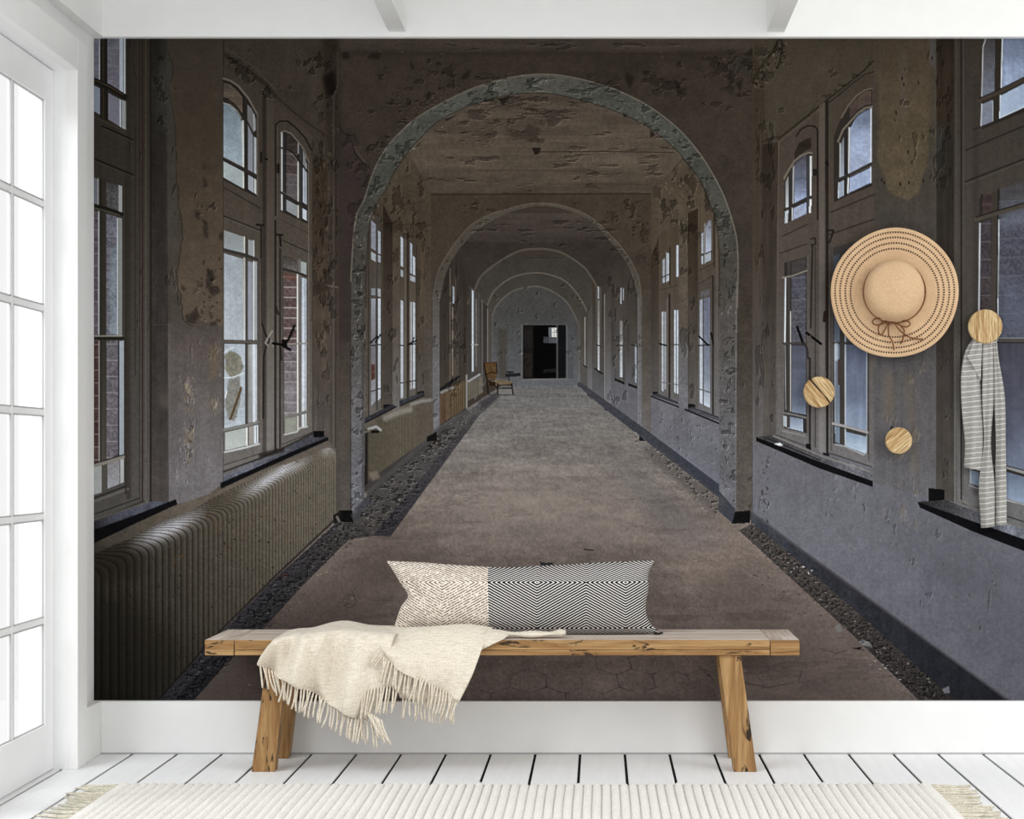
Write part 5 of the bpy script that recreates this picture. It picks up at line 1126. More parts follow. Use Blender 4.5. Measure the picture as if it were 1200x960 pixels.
# ---- weathering over the whole print
peel([(440, 112), (820, 112), (760, 226), (505, 226)], 0.22, 0.30, 26, 6, 3.0, 6)
peel([(500, 120), (680, 118), (650, 170), (540, 165)], 0.02, 0.40, 18, 7, 9.0, 10)
peel([(640, 170), (790, 170), (790, 226), (640, 226)], 0.12, 0.30, 24, 5, 13.0, 8)
peel([(400, 46), (880, 46), (880, 60), (400, 60)], 0.15, 0.25, 22, 5, 5.0, 3)
peel([(412, 64), (600, 64), (560, 100), (470, 160), (420, 220)], 0.2, 0.35, 12, 10, 7.0, 8)
peel([(470, 90), (540, 70), (560, 92), (480, 140)], 0.05, 0.35, 12, 9, 2.0, 10)
peel([(690, 64), (882, 64), (882, 130), (800, 130), (740, 100)], 0.12, 0.34, 14, 9, 15.0, 8)
peel([(820, 60), (884, 60), (884, 112), (850, 110)], -0.05, 0.45, 11, 9, 19.0, 8)
peel([(396, 130), (440, 190), (412, 320), (396, 330)], 0.1, 0.25, 14, 16, 4.0, 6)
ab = a1o + a1i[::-1]
peel(ab, 0.12, 0.38, 12, 9, 21.0, 1.5, 1.1)
peel([(560, 88), (720, 88), (740, 126), (540, 126)], 0.0, 0.32, 16, 6, 25.0, 5, 1.1)
peel(a2o + a2i[::-1], 0.18, 0.3, 10, 9, 27.0, 1.0)
peel([(505, 228), (763, 228), (752, 300), (700, 250), (560, 250), (512, 310)], 0.16, 0.3, 16, 10, 29.0, 5)
peel([(700, 228), (763, 228), (763, 320), (740, 290)], -0.05, 0.35, 12, 12, 31.0, 8)
peel([(430, 225), (480, 182), (505, 228), (505, 300), (440, 260)], 0.0, 0.4, 9, 14, 33.0, 5)
peel([(449, 240), (468, 262), (468, 470), (449, 470)], 0.1, 0.35, 8, 16, 35.0, 2)
peel([(489, 284), (500, 280), (500, 460), (489, 460)], 0.1, 0.35, 7, 18, 36.0, 2)
peel([(762, 228), (800, 188), (826, 214), (842, 260), (800, 300), (764, 320)], 0.0, 0.42, 10, 14, 37.0, 5)
peel([(795, 230), (818, 250), (818, 470), (795, 470)], 0.15, 0.35, 8, 18, 39.0, 2)
peel([(764, 480), (843, 500), (843, 566), (764, 512)], 0.3, 0.3, 5, 7, 41.0, 4)
peel([(843, 300), (864, 300), (864, 594), (843, 570)], 0.2, 0.38, 5, 18, 43.0, 2)
peel([(864, 300), (882, 300), (882, 600), (864, 600)], 0.22, 0.28, 8, 14, 44.0, 2)
peel([(411, 300), (430, 300), (430, 470), (411, 470)], 0.1, 0.42, 6, 14, 45.0, 2)
peel([(520, 300), (548, 320), (548, 470), (520, 480)], 0.05, 0.4, 6, 14, 47.0, 3)
peel([(710, 300), (750, 320), (748, 500), (710, 470)], 0.2, 0.3, 6, 14, 48.0, 3)
peel([(575, 330), (690, 330), (690, 440), (575, 440)], 0.25, 0.2, 7, 8, 49.0, 3)
peel([(555, 255), (720, 255), (735, 300), (540, 300)], 0.15, 0.3, 22, 5, 50.0, 4)
# near left wall
peel([(262, 50), (330, 50), (396, 50), (396, 150), (330, 120)], 0.28, 0.22, 16, 14, 51.0, 8)
peel([(264, 60), (300, 84), (326, 112), (318, 124), (296, 104), (264, 80)], -0.12, 0.45, 9, 6, 53.0, 3, 1.2)
peel([(340, 44), (394, 44), (394, 150), (374, 140)], -0.02, 0.45, 8, 10, 55.0, 6, 1.1)
peel([(366, 165), (396, 160), (396, 420), (366, 420)], 0.0, 0.38, 6, 16, 57.0, 3, 1.0)
peel([(368, 420), (390, 420), (390, 505), (368, 505)], 0.15, 0.28, 7, 14, 58.0, 3)
peel([(178, 44), (206, 44), (206, 150), (178, 150)], 0.02, 0.4, 9, 12, 59.0, 3, 1.0)
peel([(178, 150), (210, 150), (214, 380), (178, 380)], 0.25, 0.25, 7, 22, 60.0, 4)
peel([(206, 180), (262, 180), (262, 384), (216, 384)], 0.36, 0.42, 11, 17, 61.0, 4, 1.1)
peel([(232, 318), (262, 318), (262, 384), (222, 384)], 0.12, 0.42, 10, 11, 63.0, 5, 1.1)
peel([(198, 384), (262, 384), (262, 560), (198, 580)], 0.3, -0.18, 9, 24, 65.0, 6, 0.8)
peel([(214, 440), (230, 440), (230, 548), (214, 548)], 0.05, -0.28, 5, 13, 67.0, 3, 1.2)
peel([(242, 400), (262, 400), (260, 500), (242, 500)], 0.12, -0.2, 6, 16, 68.0, 4, 1.0)
peel([(148, 44), (176, 44), (176, 590), (148, 600)], 0.33, 0.25, 4, 30, 69.0, 3, 0.7)
# near right wall
peel([(884, 50), (1020, 50), (1020, 80), (920, 150), (884, 150)], 0.26, 0.25, 16, 14, 71.0, 8)
peel([(880, 60), (920, 44), (924, 70), (892, 110), (880, 110)], -0.1, 0.45, 8, 9, 73.0, 6, 1.1)
peel([(884, 120), (912, 150), (912, 510), (884, 510)], 0.12, 0.34, 6, 20, 75.0, 3, 0.9)
peel([(926, 150), (966, 112), (1022, 64), (1022, 80), (966, 126)], 0.0, 0.4, 10, 6, 76.0, 4, 1.0)
peel([(1026, 44), (1096, 44), (1096, 240), (1026, 240)], 0.3, 0.3, 9, 20, 77.0, 5, 1.0)
peel([(1080, 44), (1118, 44), (1118, 240), (1090, 240)], 0.1, 0.32, 7, 16, 79.0, 4, 1.0)
peel([(1098, 240), (1118, 240), (1118, 570), (1098, 570)], 0.2, 0.28, 6, 18, 80.0, 3)
peel([(1026, 420), (1090, 420), (1084, 620), (1034, 610)], 0.15, -0.16, 12, 22, 81.0, 8, 0.8, (112, 98, 74))
peel([(890, 520), (1190, 650), (1190, 800), (940, 630)], 0.38, 0.2, 10, 20, 83.0, 10, 0.8)
peel([(886, 520), (912, 525), (912, 600), (888, 600)], 0.2, 0.3, 5, 9, 84.0, 4)
peel([(960, 545), (1010, 560), (1005, 600), (965, 590)], 0.2, -0.18, 10, 16, 85.0, 6)
# floor stains and the litter's fine grain
peel([(470, 560), (860, 560), (1000, 740), (300, 740)], 0.22, 0.12, 46, 9, 87.0, 16, 0.12)
peel([(300, 690), (1010, 690), (1080, 815), (230, 815)], 0.2, 0.14, 60, 14, 89.0, 16, 0.12)
peel(rb, 0.04, 0.40, 3.6, 2.4, 91.0, 3, 1.1, k=0.75)
peel(rb2, 0.04, 0.33, 3.6, 2.4, 93.0, 3, 1.1, k=0.75)
peel([(412, 622), (430, 584), (515, 506), (556, 488), (456, 628)], 0.1, 0.3, 5, 3, 95.0, 3, 1.1, k=0.8)
fill([(764, 522), (850, 588), (838, 604), (752, 528)], (80, 76, 75), a=0.7, soft=3)
peel([(766, 522), (850, 590), (840, 606), (760, 530)], 0.05, 0.3, 5, 3, 97.0, 4, 1.1, k=0.8)
# dim edges of the printed photograph and its grain
vx_, vy_ = (XX - 640) / 640.0, (YY - 440) / 470.0
CAN *= (1.02 - 0.13 * np.clip(vx_ ** 2 + vy_ ** 2 - 0.35, 0, 1.4))[..., None]
CAN *= (1 + 0.035 * FLD['fine'] + 0.04 * fbm(XX / 5 + 31, YY / 5 + 77, 3))[..., None]

# ---- to the sheet: average down, sharpen a little, one flat mesh per printed thing
IMG = CAN.reshape(PH, SS, PW, SS, 3).mean((1, 3))
REGP = REG[SS // 2::SS, SS // 2::SS][:PH, :PW]
bl = IMG.copy()
bl[1:-1, 1:-1] = (IMG[1:-1, 1:-1] * 4 + (IMG[:-2, 1:-1] + IMG[2:, 1:-1] + IMG[1:-1, :-2] + IMG[1:-1, 2:]) * 2 + IMG[:-2, :-2] + IMG[:-2, 2:] + IMG[2:, :-2] + IMG[2:, 2:]) / 16
IMG = np.clip(IMG + 0.7 * (IMG - bl), 3, 250)
lum = IMG / 255.0
ALB = np.where(lum <= 0.04045, lum / 12.92, ((lum + 0.055) / 1.055) ** 2.4) * PRINT_E
ALB = np.clip(ALB, 0.0005, 0.95).astype(np.float32)
gx = (np.arange(PW) + 0.5 + PX0); gx[0] = PX0; gx[-1] = PX1
gy = (np.arange(PH) + 0.5 + PY0); gy[0] = PY0 - 0.6; gy[-1] = PY1 + 0.6
DP = WY - 0.0015
WXs, WZs = (gx - VX) * DP / F, CAMZ - (gy - VY) * DP / F
t = NT('photo_wallpaper_print', 0.9, 0.0)
at = t.add('ShaderNodeAttribute', attribute_name='print')
t.link(at.outputs['Color'], t.p.inputs['Base Color'])
M['print'] = t.m
mural = empty('wall_mural', ((WXs[0] + WXs[-1]) / 2, DP, 0.19), label='flat photo wallpaper of a derelict corridor with arches, radiators and tall windows', cat='mural')
quad = REGP[:-1, :-1].copy()
while (quad == 0).any():                       # gaps left between printed shapes join a neighbour
    z = quad == 0
    for ax, sh in ((1, 1), (1, -1), (0, 1), (0, -1)):
        n_ = np.roll(quad, sh, ax); quad = np.where(z & (quad == 0), n_, quad)
def pieces(g):
    """label connected areas of equal id, run by run"""
    par = []
    def find(a):
        while par[a] != a:
            par[a] = par[par[a]]; a = par[a]
        return a
    lab = np.zeros(g.shape, np.int32); prev = []
    for y in range(g.shape[0]):
        r = g[y]; cut = np.flatnonzero(np.diff(r)) + 1
        st = [0] + cut.tolist(); en = cut.tolist() + [len(r)]
        cur = []
        j = 0
        for s, e in zip(st, en):
            k = len(par); par.append(k); cur.append((s, e, r[s], k)); lab[y, s:e] = k
            while j < len(prev) and prev[j][1] <= s: j += 1
            q = j
            while q < len(prev) and prev[q][0] < e:
                if prev[q][2] == r[s]:
                    a, b = find(prev[q][3]), find(k)
                    if a != b: par[b] = a
                q += 1
        prev = cur
    root = np.array([find(i) for i in range(len(par))], np.int32)
    return root[lab]
for _ in range(3):                             # slivers join what lies beside them
    lab = pieces(quad); ids, inv, cnt = np.unique(lab, return_inverse=True, return_counts=True)
    small = (cnt < 90)[inv].reshape(quad.shape)
    if not small.any(): break
    quad = np.where(small, 0, quad)
    while (quad == 0).any():
        z = quad == 0
        for ax, sh in ((1, 1), (0, 1), (1, -1), (0, -1)):
            n_ = np.roll(quad, sh, ax); quad = np.where(z & (quad == 0), n_, quad)
lab = pieces(quad)
def print_part(name, j, i):
    a = j * PW + i
    f = np.stack([a, a + PW, a + PW + 1, a + 1], 1)
    uq, inv = np.unique(f.ravel(), return_inverse=True)
    co = np.empty((len(uq), 3), np.float32)
    co[:, 0] = WXs[uq % PW] - mural.location.x; co[:, 1] = 0; co[:, 2] = WZs[uq // PW] - mural.location.z
    me = bpy.data.meshes.new(name)
    nf = len(f)
    me.vertices.add(len(uq)); me.vertices.foreach_set('co', co.ravel())
    me.loops.add(nf * 4); me.loops.foreach_set('vertex_index', inv.astype(np.int32).ravel())
    me.polygons.add(nf); me.polygons.foreach_set('loop_start', np.arange(0, nf * 4, 4, dtype=np.int32))
    me.update(calc_edges=True)
    ca = me.color_attributes.new('print', 'FLOAT_COLOR', 'POINT')
    c4 = np.ones((len(uq), 4), np.float32); c4[:, :3] = ALB.reshape(-1, 3)[uq]
    ca.data.foreach_set('color', c4.ravel())
    me.materials.append(M['print'])
    o = bpy.data.objects.new(name, me); COL.objects.link(o); o.parent = mural
order = np.argsort(lab.ravel(), kind='stable'); sl_ = lab.ravel()[order]
cuts = np.concatenate([[0], np.flatnonzero(np.diff(sl_)) + 1, [len(sl_)]])
for p, q in zip(cuts[:-1], cuts[1:]):
    k = order[p:q]
    j, i = np.divmod(k, quad.shape[1])
    print_part(RID[int(quad[j[0], i[0]])], j, i)

# ------------------------------------------------------------------ bench
BX0, BX1 = (240 - VX) * 5.775 / F, (937 - VX) * 5.775 / F
BY0, BY1, BZ, BT = 5.775, 6.125, 0.4495, 0.053
bench = empty('bench', ((BX0 + BX1) / 2, (BY0 + BY1) / 2, 0), label='long rustic oak bench with splayed legs and a bleached top with sun sheen painted into its colour, against the papered wall', cat='bench')
cap = 0.098
g = 0.0026
yb = [BY0 + 0.002, BY0 + 0.125, BY0 + 0.238, BY1]
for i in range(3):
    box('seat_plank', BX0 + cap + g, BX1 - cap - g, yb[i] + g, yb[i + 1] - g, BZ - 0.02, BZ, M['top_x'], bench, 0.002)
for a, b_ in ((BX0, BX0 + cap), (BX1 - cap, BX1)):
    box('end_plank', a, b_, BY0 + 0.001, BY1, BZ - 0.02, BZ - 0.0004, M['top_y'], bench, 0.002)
box('front_edge', BX0 + cap + g, BX1 - cap - g, BY0, BY0 + 0.04, BZ - BT, BZ - 0.0345, M['oak_x'], bench, 0.002)
box('front_edge', BX0 + cap + g, BX1 - cap - g, BY0 - 0.0005, BY0 + 0.0035, BZ - 0.0335, BZ - 0.001, M['oak_x'], bench, 0.001)
box('core_board', BX0 + cap + g, BX1 - cap - g, BY0 + 0.004, BY0 + 0.04, BZ - 0.034, BZ - 0.0205, M['oak_x'], bench, 0)
for a, b_ in ((BX0, BX0 + cap), (BX1 - cap, BX1)):
    box('end_block', a, b_, BY0 - 0.0005, BY0 + 0.04, BZ - BT, BZ - 0.0205, M['oak_x'], bench, 0.0015)
    box('end_block', a, b_, BY0 - 0.0005, BY0 + 0.0012, BZ - 0.0203, BZ - 0.001, M['oak_x'], bench, 0.0004)
box('back_edge', BX0, BX1, BY1 - 0.04, BY1, BZ - BT, BZ - 0.0205, M['oak_x'], bench, 0.0015)
box('underside_board', BX0 + 0.01, BX1 - 0.01, BY0 + 0.041, BY1 - 0.041, BZ - BT + 0.008, BZ - 0.021, M['oak_x'], bench, 0)

def leg(x0t, x1t, x0b, x1b, y0, y1):
    zt = BZ - BT
    v = [(x0b, y0, 0), (x1b, y0, 0), (x1b, y1, 0), (x0b, y1, 0), (x0t, y0, zt), (x1t, y0, zt), (x1t, y1, zt), (x0t, y1, zt)]
    f = [(0, 3, 2, 1), (4, 5, 6, 7), (0, 1, 5, 4), (1, 2, 6, 5), (2, 3, 7, 6), (3, 0, 4, 7)]
    return mesh_obj('leg', v, f, M['oak_z'], bench, bevel=0.003)
def bxp(p, d=5.785): return (p - VX) * d / F
leg(bxp(313), bxp(337), bxp(294.5), bxp(321.5), 5.785, 5.845)
leg(bxp(842.5), bxp(868), bxp(860), bxp(887), 5.785, 5.845)
d2 = 6.04
leg(bxp(326, d2), bxp(353, d2), bxp(311, d2), bxp(337.5, d2), d2, d2 + 0.06)
leg(bxp(838, d2), bxp(862, d2), bxp(854.5, d2), bxp(879, d2), d2, d2 + 0.06)
# rails between the legs of each end, under the seat
for xa, xb in ((bxp(320), bxp(333)), (bxp(848), bxp(860))):
    box('cross_rail', xa, xb, 5.846, d2 - 0.001, BZ - BT - 0.07, BZ - BT - 0.002, M['oak_z'], bench, 0.002)

# ------------------------------------------------------------------ lumbar cushion
PYC = 5.955
cush = empty('lumbar_cushion', px(612, 743, PYC), label='long lumbar cushion, half cream and half black herringbone, lying on the bench', cat='cushion')
bot = [Vector(p) for p in ((460, 742.5), (508, 743), (556, 743.5), (617, 743.5), (672, 743.5), (725, 743), (775, 742))]
top = [Vector(p) for p in ((453, 657.5), (492, 659), (532, 662), (590, 665), (640, 663), (692, 660), (735, 658), (767, 657))]
lft = [Vector(p) for p in ((460, 742.5), (464, 728), (470, 711), (478, 698), (469, 683), (460, 668), (453, 657.5))]
rgt = [Vector(p) for p in ((775, 742), (765, 734), (758, 722), (757, 706), (760, 690), (760, 672), (767, 657))]
def outline(u, v):
    b, t_, l, r_ = cr(bot, u), cr(top, u), cr(lft, v), cr(rgt, v)
    dl = l - ((1 - v) * bot[0] + v * top[0]); dr = r_ - ((1 - v) * bot[-1] + v * top[-1])
    return (1 - v) * b + v * t_ + dl * (1 - u) ** 7 + dr * u ** 9
KN_X = [430, 520, 574, 630, 687, 733, 790]
def zig(x):
    y = 0.0
    for i in range(len(KN_X) - 1):
        a, b = KN_X[i], KN_X[i + 1]
        s = 0.56 if i in (0, 2, 4) else -0.56
        if x <= b: return y + s * (x - a)
        y += s * (b - a)
    return y
def cushion_half(name, u0, u1, nu, mat, side):
    nv = 90
    V, Fc, ph = [], [], []
    for j in range(nv + 1):
        v = j / nv
        for i in range(nu + 1):
            u = u0 + (u1 - u0) * i / nu
            q = outline(u, v)
            e = (1 - abs(2 * u - 1) ** 4.5) * (1 - abs(2 * v - 1) ** 2.6)
            th = 0.068 * max(e, 0) ** 0.55 + 0.001
            th *= 1 + 0.10 * math.sin(u * 19 + 2 * v) * (1 - v) * v * 2
            crs = math.exp(-((u - 0.07 - 0.05 * (1 - v)) / 0.025) ** 2) * math.exp(-((v - 0.62) / 0.16) ** 2)
            th *= 1 - 0.35 * crs
            d = PYC - side * th
            V.append(px(q.x, q.y, PYC) + Vector((0, -side * th, 0)))
            yy = q.y
            if yy < 681: yy = 681 + (681 - yy) * 1.35
            if yy > 735: yy = 735 - (yy - 735) * 1.3
            ph.append((yy - zig(q.x)) / 3.15)
    for j in range(nv):
        for i in range(nu):
            a = j * (nu + 1) + i
            f = (a, a + 1, a + nu + 2, a + nu + 1)
            Fc.append(f if side > 0 else f[::-1])
    o = mesh_obj(name, V, Fc, mat, cush, smooth=True)
    at = o.data.attributes.new('weave', 'FLOAT', 'POINT'); at.data.foreach_set('value', ph)
    return o
def herring(name, a, b, duty, broken, soft):
    t = NT(name, 0.95, 0.05)
    at = t.add('ShaderNodeAttribute', attribute_name='weave')
    v = t.coords()
    fr_ = t.math('FRACT', t.math('ADD', at.outputs['Fac'], t.math('MULTIPLY', t.noise(v, 60, 1), 0.2)))
    s = t.math('MULTIPLY', t.math('SUBTRACT', t.math('ABSOLUTE', t.math('SUBTRACT', fr_, 0.5)), 0.5 - duty / 2), soft)
    s = t.math('ADD', s, 0.5)
    s = t.math('MINIMUM', t.math('MAXIMUM', s, 0.0), 1.0)
    if broken:
        n = t.noise(v, 150, 2)
        s = t.math('MULTIPLY', s, t.math('MINIMUM', t.math('MAXIMUM', t.math('MULTIPLY', t.math('SUBTRACT', n, 0.38), 9.0), 0.0), 1.0))
    t.color(t.mix(s, a, b))
    t.bump(s, 0.4, -0.0015)
    return t.m
M['her_cream'] = herring('cream_herringbone_wool', lin((236, 226, 213)), lin((92, 74, 62)), 0.45, True, 7.0)
M['her_black'] = herring('black_white_herringbone_wool', lin((232, 230, 226)), lin((18, 18, 19)), 0.64, False, 7.0)
us = 0.385
cushion_half('cream_cover', 0.0, us, 130, M['her_cream'], 1)
cushion_half('black_cover', us, 1.0, 210, M['her_black'], 1)
cushion_half('cream_back', 0.0, us, 40, M['her_cream'], -1)
cushion_half('black_back', us, 1.0, 60, M['her_black'], -1)
tube('corner_piping', [px(766, 742.5, PYC - 0.02), px(772, 742.6, PYC - 0.02), px(777, 741.6, PYC - 0.02)], 0.004, M['piping'], cush)

# ------------------------------------------------------------------ throw
thr = empty('throw_blanket', px(430, 750, 5.9), label='cream wool throw with a corded fringe, draped over the bench beside the cushion', cat='blanket')
def row(d, pts): return [px(x, y, d) for x, y in pts]
def fold1(u, v, p):
    h = max(0.0, v - 0.30)
    w = u * 13.5 + v * 3.4
    s1 = math.sin(w); s1 = math.copysign(abs(s1) ** 0.75, s1)
    p = p + Vector((0, -(0.036 * s1 + 0.013 * math.sin(u * 29 - v * 5)) * min(h * 2.4, 1), 0))
    if v < 0.4: p = p + Vector((0, 0, 0.004 * math.sin(u * 13 + 1) * math.sin(v * 8)))
    return p
rows = [[px(x, y, 6.06) for x, y in ((350, 738), (385, 737), (420, 737), (460, 740), (500, 741))],
        row(5.98, ((339, 740.5), (365, 735), (400, 729.5), (432, 731.5), (478, 736))),
        row(5.85, ((330, 745), (350, 741), (380, 737), (415, 736), (470, 742))),
        row(5.756, ((320, 751), (343, 747), (374, 745), (408, 745), (462, 748))),
        row(5.738, ((310, 765), (335, 771), (364, 780), (398, 790), (452, 795))),
        row(5.735, ((303.5, 777), (329, 789), (360, 803), (394, 818), (440, 827))),
        row(5.738, ((303, 780), (328, 793), (360, 811), (394, 829), (428, 847)))]
V, Fc = loft(rows, 90, 70, fold1)
main_cloth = mesh_obj('main_cloth', V, Fc, M['throw'], thr, smooth=True, solid=0.004)
def fold2(u, v, p):
    return p + Vector((0, -(0.024 * math.sin(u * 8.5 + 1.0 - v * 2) + 0.007 * math.sin(u * 19 + v * 3)) * max(0, v - 0.35), 0.003 * math.sin(u * 11) * (1 - v)))
rows = [[px(448, 746, 5.885), px(480, 745, 5.885), px(520, 745, 5.885), (px(555, 745, 5.885)), px(580, 745, 5.885)],
        row(5.862, ((448, 742), (480, 736), (518, 733.5), (552, 733), (577, 735))),
        row(5.80, ((446, 746), (478, 741), (515, 739), (548, 740), (572, 745))),
        row(5.748, ((445, 753), (476, 756), (510, 757), (542, 760), (565, 760))),
        row(5.715, ((446, 761), (474, 773), (505, 780), (533, 788), (554, 790))),
        row(5.716, ((448, 770), (471, 787), (495, 800), (518, 811), (538.5, 822)))]
V, Fc = loft(rows, 60, 50, fold2)
folded_flap = mesh_obj('folded_flap', V, Fc, M['throw'], thr, smooth=True, solid=0.004)
rows = [row(5.728, ((444, 764), (456, 776), (475, 790))), row(5.722, ((434, 788), (450, 794), (470, 800))), row(5.724, ((423, 813), (443, 808), (467, 803)))]
V, Fc = loft(rows, 16, 16)
under_fold = mesh_obj('under_fold', V, Fc, M['throw'], thr, smooth=True, solid=0.004)
rows = [row(5.752, ((452, 764), (495, 782), (545, 792))), row(5.746, ((462, 798), (500, 808), (538, 812))), row(5.744, ((469, 818), (501, 823), (536, 828)))]
V, Fc = loft(rows, 20, 16, lambda u, v, p: p + Vector((0, 0.006 * math.sin(u * 14) * v, 0)))
under_layer = mesh_obj('under_layer', V, Fc, M['throw'], thr, smooth=True, solid=0.004)
rows = [row(5.80, ((562, 745), (578, 740), (597, 744))), row(5.762, ((558, 758), (572, 752), (588, 750))), row(5.758, ((555, 769), (564, 762), (578, 755)))]
V, Fc = loft(rows, 14, 14)
mesh_obj('corner_fold', V, Fc, M['throw'], thr, smooth=True, solid=0.003)
# rolled edge of the throw lying along the bench
pts = [px(570, 741, 5.83), px(592, 742.5, 5.83), px(615, 743.5, 5.83), px(640, 743, 5.83), px(655, 741.5, 5.83), px(663, 741, 5.83)]
v, f = tube_data([cr(pts, i / 24) for i in range(25)], [0.010 + 0.003 * math.sin(i * 0.7) for i in range(24)] + [0.008], 12)
zc_ = 0.4505 + 0.011
v = [Vector((p.x, p.y + (p.y - 5.83) * 1.6, zc_ + (p.z - zc_) * 0.95)) for p in v]
mesh_obj('rolled_edge', v, f, M['throw'], thr, smooth=True)

rnd = random.Random(3)
def fringe(layer, p0, p1, n, d, vec, jx, jy, r=0.0034):
    for i in range(n):
        k = (i + 0.5) / n
        x = p0[0] + (p1[0] - p0[0]) * k; y = p0[1] + (p1[1] - p0[1]) * k
        ex = vec[0] + rnd.uniform(-jx, jx); ey = vec[1] + rnd.uniform(-jy, jy)
        dd = d + rnd.uniform(-0.006, 0.004); bow = rnd.uniform(-1.6, 1.6)
        ps = [px(x, y - 2.0, d + 0.002), px(x + ex * 0.3 + bow, y + ey * 0.33, dd), px(x + ex * 0.68 + bow, y + ey * 0.7, dd + 0.002), px(x + ex, y + ey, dd + 0.004)]
        v, f = tube_data([cr(ps, q / 6) for q in range(7)], [r * 0.8, r, r, r, r * 1.02, r * 1.05, r * 0.8], 6)
        mesh_obj('tassel', v, f, M['fringe'], layer, smooth=True)
fringe(main_cloth, (303, 779), (330, 793.5), 8, 5.728, (5, 26), 4, 3)
fringe(main_cloth, (330, 793.5), (426, 846), 27, 5.728, (-5, 27), 3, 2.5)
fringe(folded_flap, (448, 771), (538, 821), 27, 5.708, (-5, 28), 3, 2.5)
fringe(under_fold, (423, 812), (467, 802), 12, 5.716, (-5, 31), 3, 3)
fringe(under_layer, (470, 818), (534, 826), 14, 5.735, (-2, 23), 2.5, 2.5)
fringe(under_fold, (428, 834), (448, 846), 7, 5.72, (12, 29), 5, 3)
fringe(main_cloth, (404, 838), (444, 849), 10, 5.735, (2, 26), 3, 3)
fringe(folded_flap, (446, 760), (450, 768), 3, 5.706, (-14, 17), 3, 3)

# ------------------------------------------------------------------ rug
RX0, RX1, RY0, RY1 = -1.535, 1.056, 4.1, 5.53
rug = empty('rug', ((RX0 + RX1) / 2, (RY0 + RY1) / 2, 0), label='ribbed off-white wool rug with fringed ends, on the white floorboards', cat='rug')
nr = 89
V, Fc = [], []
prof = []
for i in range(nr):
    for k in range(6):
        a = k / 6
        prof.append((RX0 + (RX1 - RX0) * (i + a) / nr, 0.004 + 0.014 * math.sin(math.pi * min(max(a, 0.0), 1.0)) ** 0.6))
prof.append((RX1, 0.004))
ys = [RY0 + (RY1 - RY0) * j / 40 for j in range(41)]
rr_ = random.Random(5)
wob = [rr_.uniform(0.85, 1.1) for _ in range(nr + 1)]
for j, y in enumerate(ys):
    for i, (x, z) in enumerate(prof):
        e = min(1.0, (RY1 - y) / 0.012 + 0.35)
        V.append((x + 0.0007 * math.sin(y * 9 + i * 0.07), y + (0.004 * math.sin(i * 1.05) if j == 40 else 0), 0.002 + z * e * wob[i // 6] * (1 + 0.04 * math.sin(y * 60 + i))))
np_ = len(prof)
for j in range(40):
    for i in range(np_ - 1):
        a = j * np_ + i
        Fc.append((a, a + 1, a + np_ + 1, a + np_))
# skirt round the edge down to the boards
base = len(V)
ring = [j * np_ for j in range(41)] + [40 * np_ + i for i in range(1, np_)] + [j * np_ + np_ - 1 for j in range(39, -1, -1)] + [i for i in range(np_ - 2, 0, -1)]
for i in ring: V.append((V[i][0], V[i][1], 0.0008))
n_ = len(ring)
for i in range(n_):
    Fc.append((ring[i], ring[(i + 1) % n_], base + (i + 1) % n_, base + i))
mesh_obj('ribbed_pile', V, Fc, M['rug'], rug, smooth=True)
for sx, x0 in ((-1, RX0), (1, RX1)):
    edge = box('bound_edge', x0 - 0.012, x0 + 0.012, RY0, RY1 - 0.003, 0.001, 0.016, M['rug'], rug, 0.005)
    for i in range(27):
        y = RY1 - 0.012 - i * 0.031 - rnd.uniform(0, 0.012)
        L = rnd.uniform(0.10, 0.15); dy = rnd.uniform(-0.03, 0.035) + (0.02 if sx < 0 else 0.008)
        ps = [Vector((x0 - sx * 0.004, y, 0.008)), Vector((x0 + sx * L * 0.35, y + dy * 0.2, 0.006)), Vector((x0 + sx * L * 0.7, y + dy * 0.6, 0.0055)), Vector((x0 + sx * L, y + dy, 0.0055))]
        v, f = tube_data([cr(ps, q / 5) for q in range(6)], [0.0036, 0.0042, 0.0042, 0.004, 0.0042, 0.003], 6)
        mesh_obj('tassel', v, f, M['rugfringe'], edge, smooth=True)

# ------------------------------------------------------------------ wall knobs
def peg(cx, cy, r, rot, label, dark=None):
    d = 6.108
    c = px(cx, cy, d)
    root = empty('coat_peg', (c.x, 6.15, c.z), label=label, cat='peg', group='round wooden coat pegs')
    R = r * d / F
    def lathe(name, prof, mat, n=56):
        V, Fc = [], []
        for (rad, y) in prof:
            for k in range(n):
                w = 2 * math.pi * k / n
                V.append((c.x + rad * math.cos(w), y, c.z + rad * math.sin(w)))
        m = len(prof)
        for i in range(m - 1):
            for k in range(n):
                k2 = (k + 1) % n
                Fc.append((i * n + k, i * n + k2, (i + 1) * n + k2, (i + 1) * n + k))
        Fc.append(tuple(range(n - 1, -1, -1))); Fc.append(tuple((m - 1) * n + k for k in range(n)))
        return mesh_obj(name, V, Fc, mat, root, smooth=False)
    o = lathe('knob_head', [(R - 0.003, 6.126), (R, 6.123), (R, d + 0.003), (R - 0.003, d)], knob_wood(rot, dark))
    lathe('stem', [(0.014, 6.154), (0.014, 6.1255)], M['knob_z'], 20)
    return root
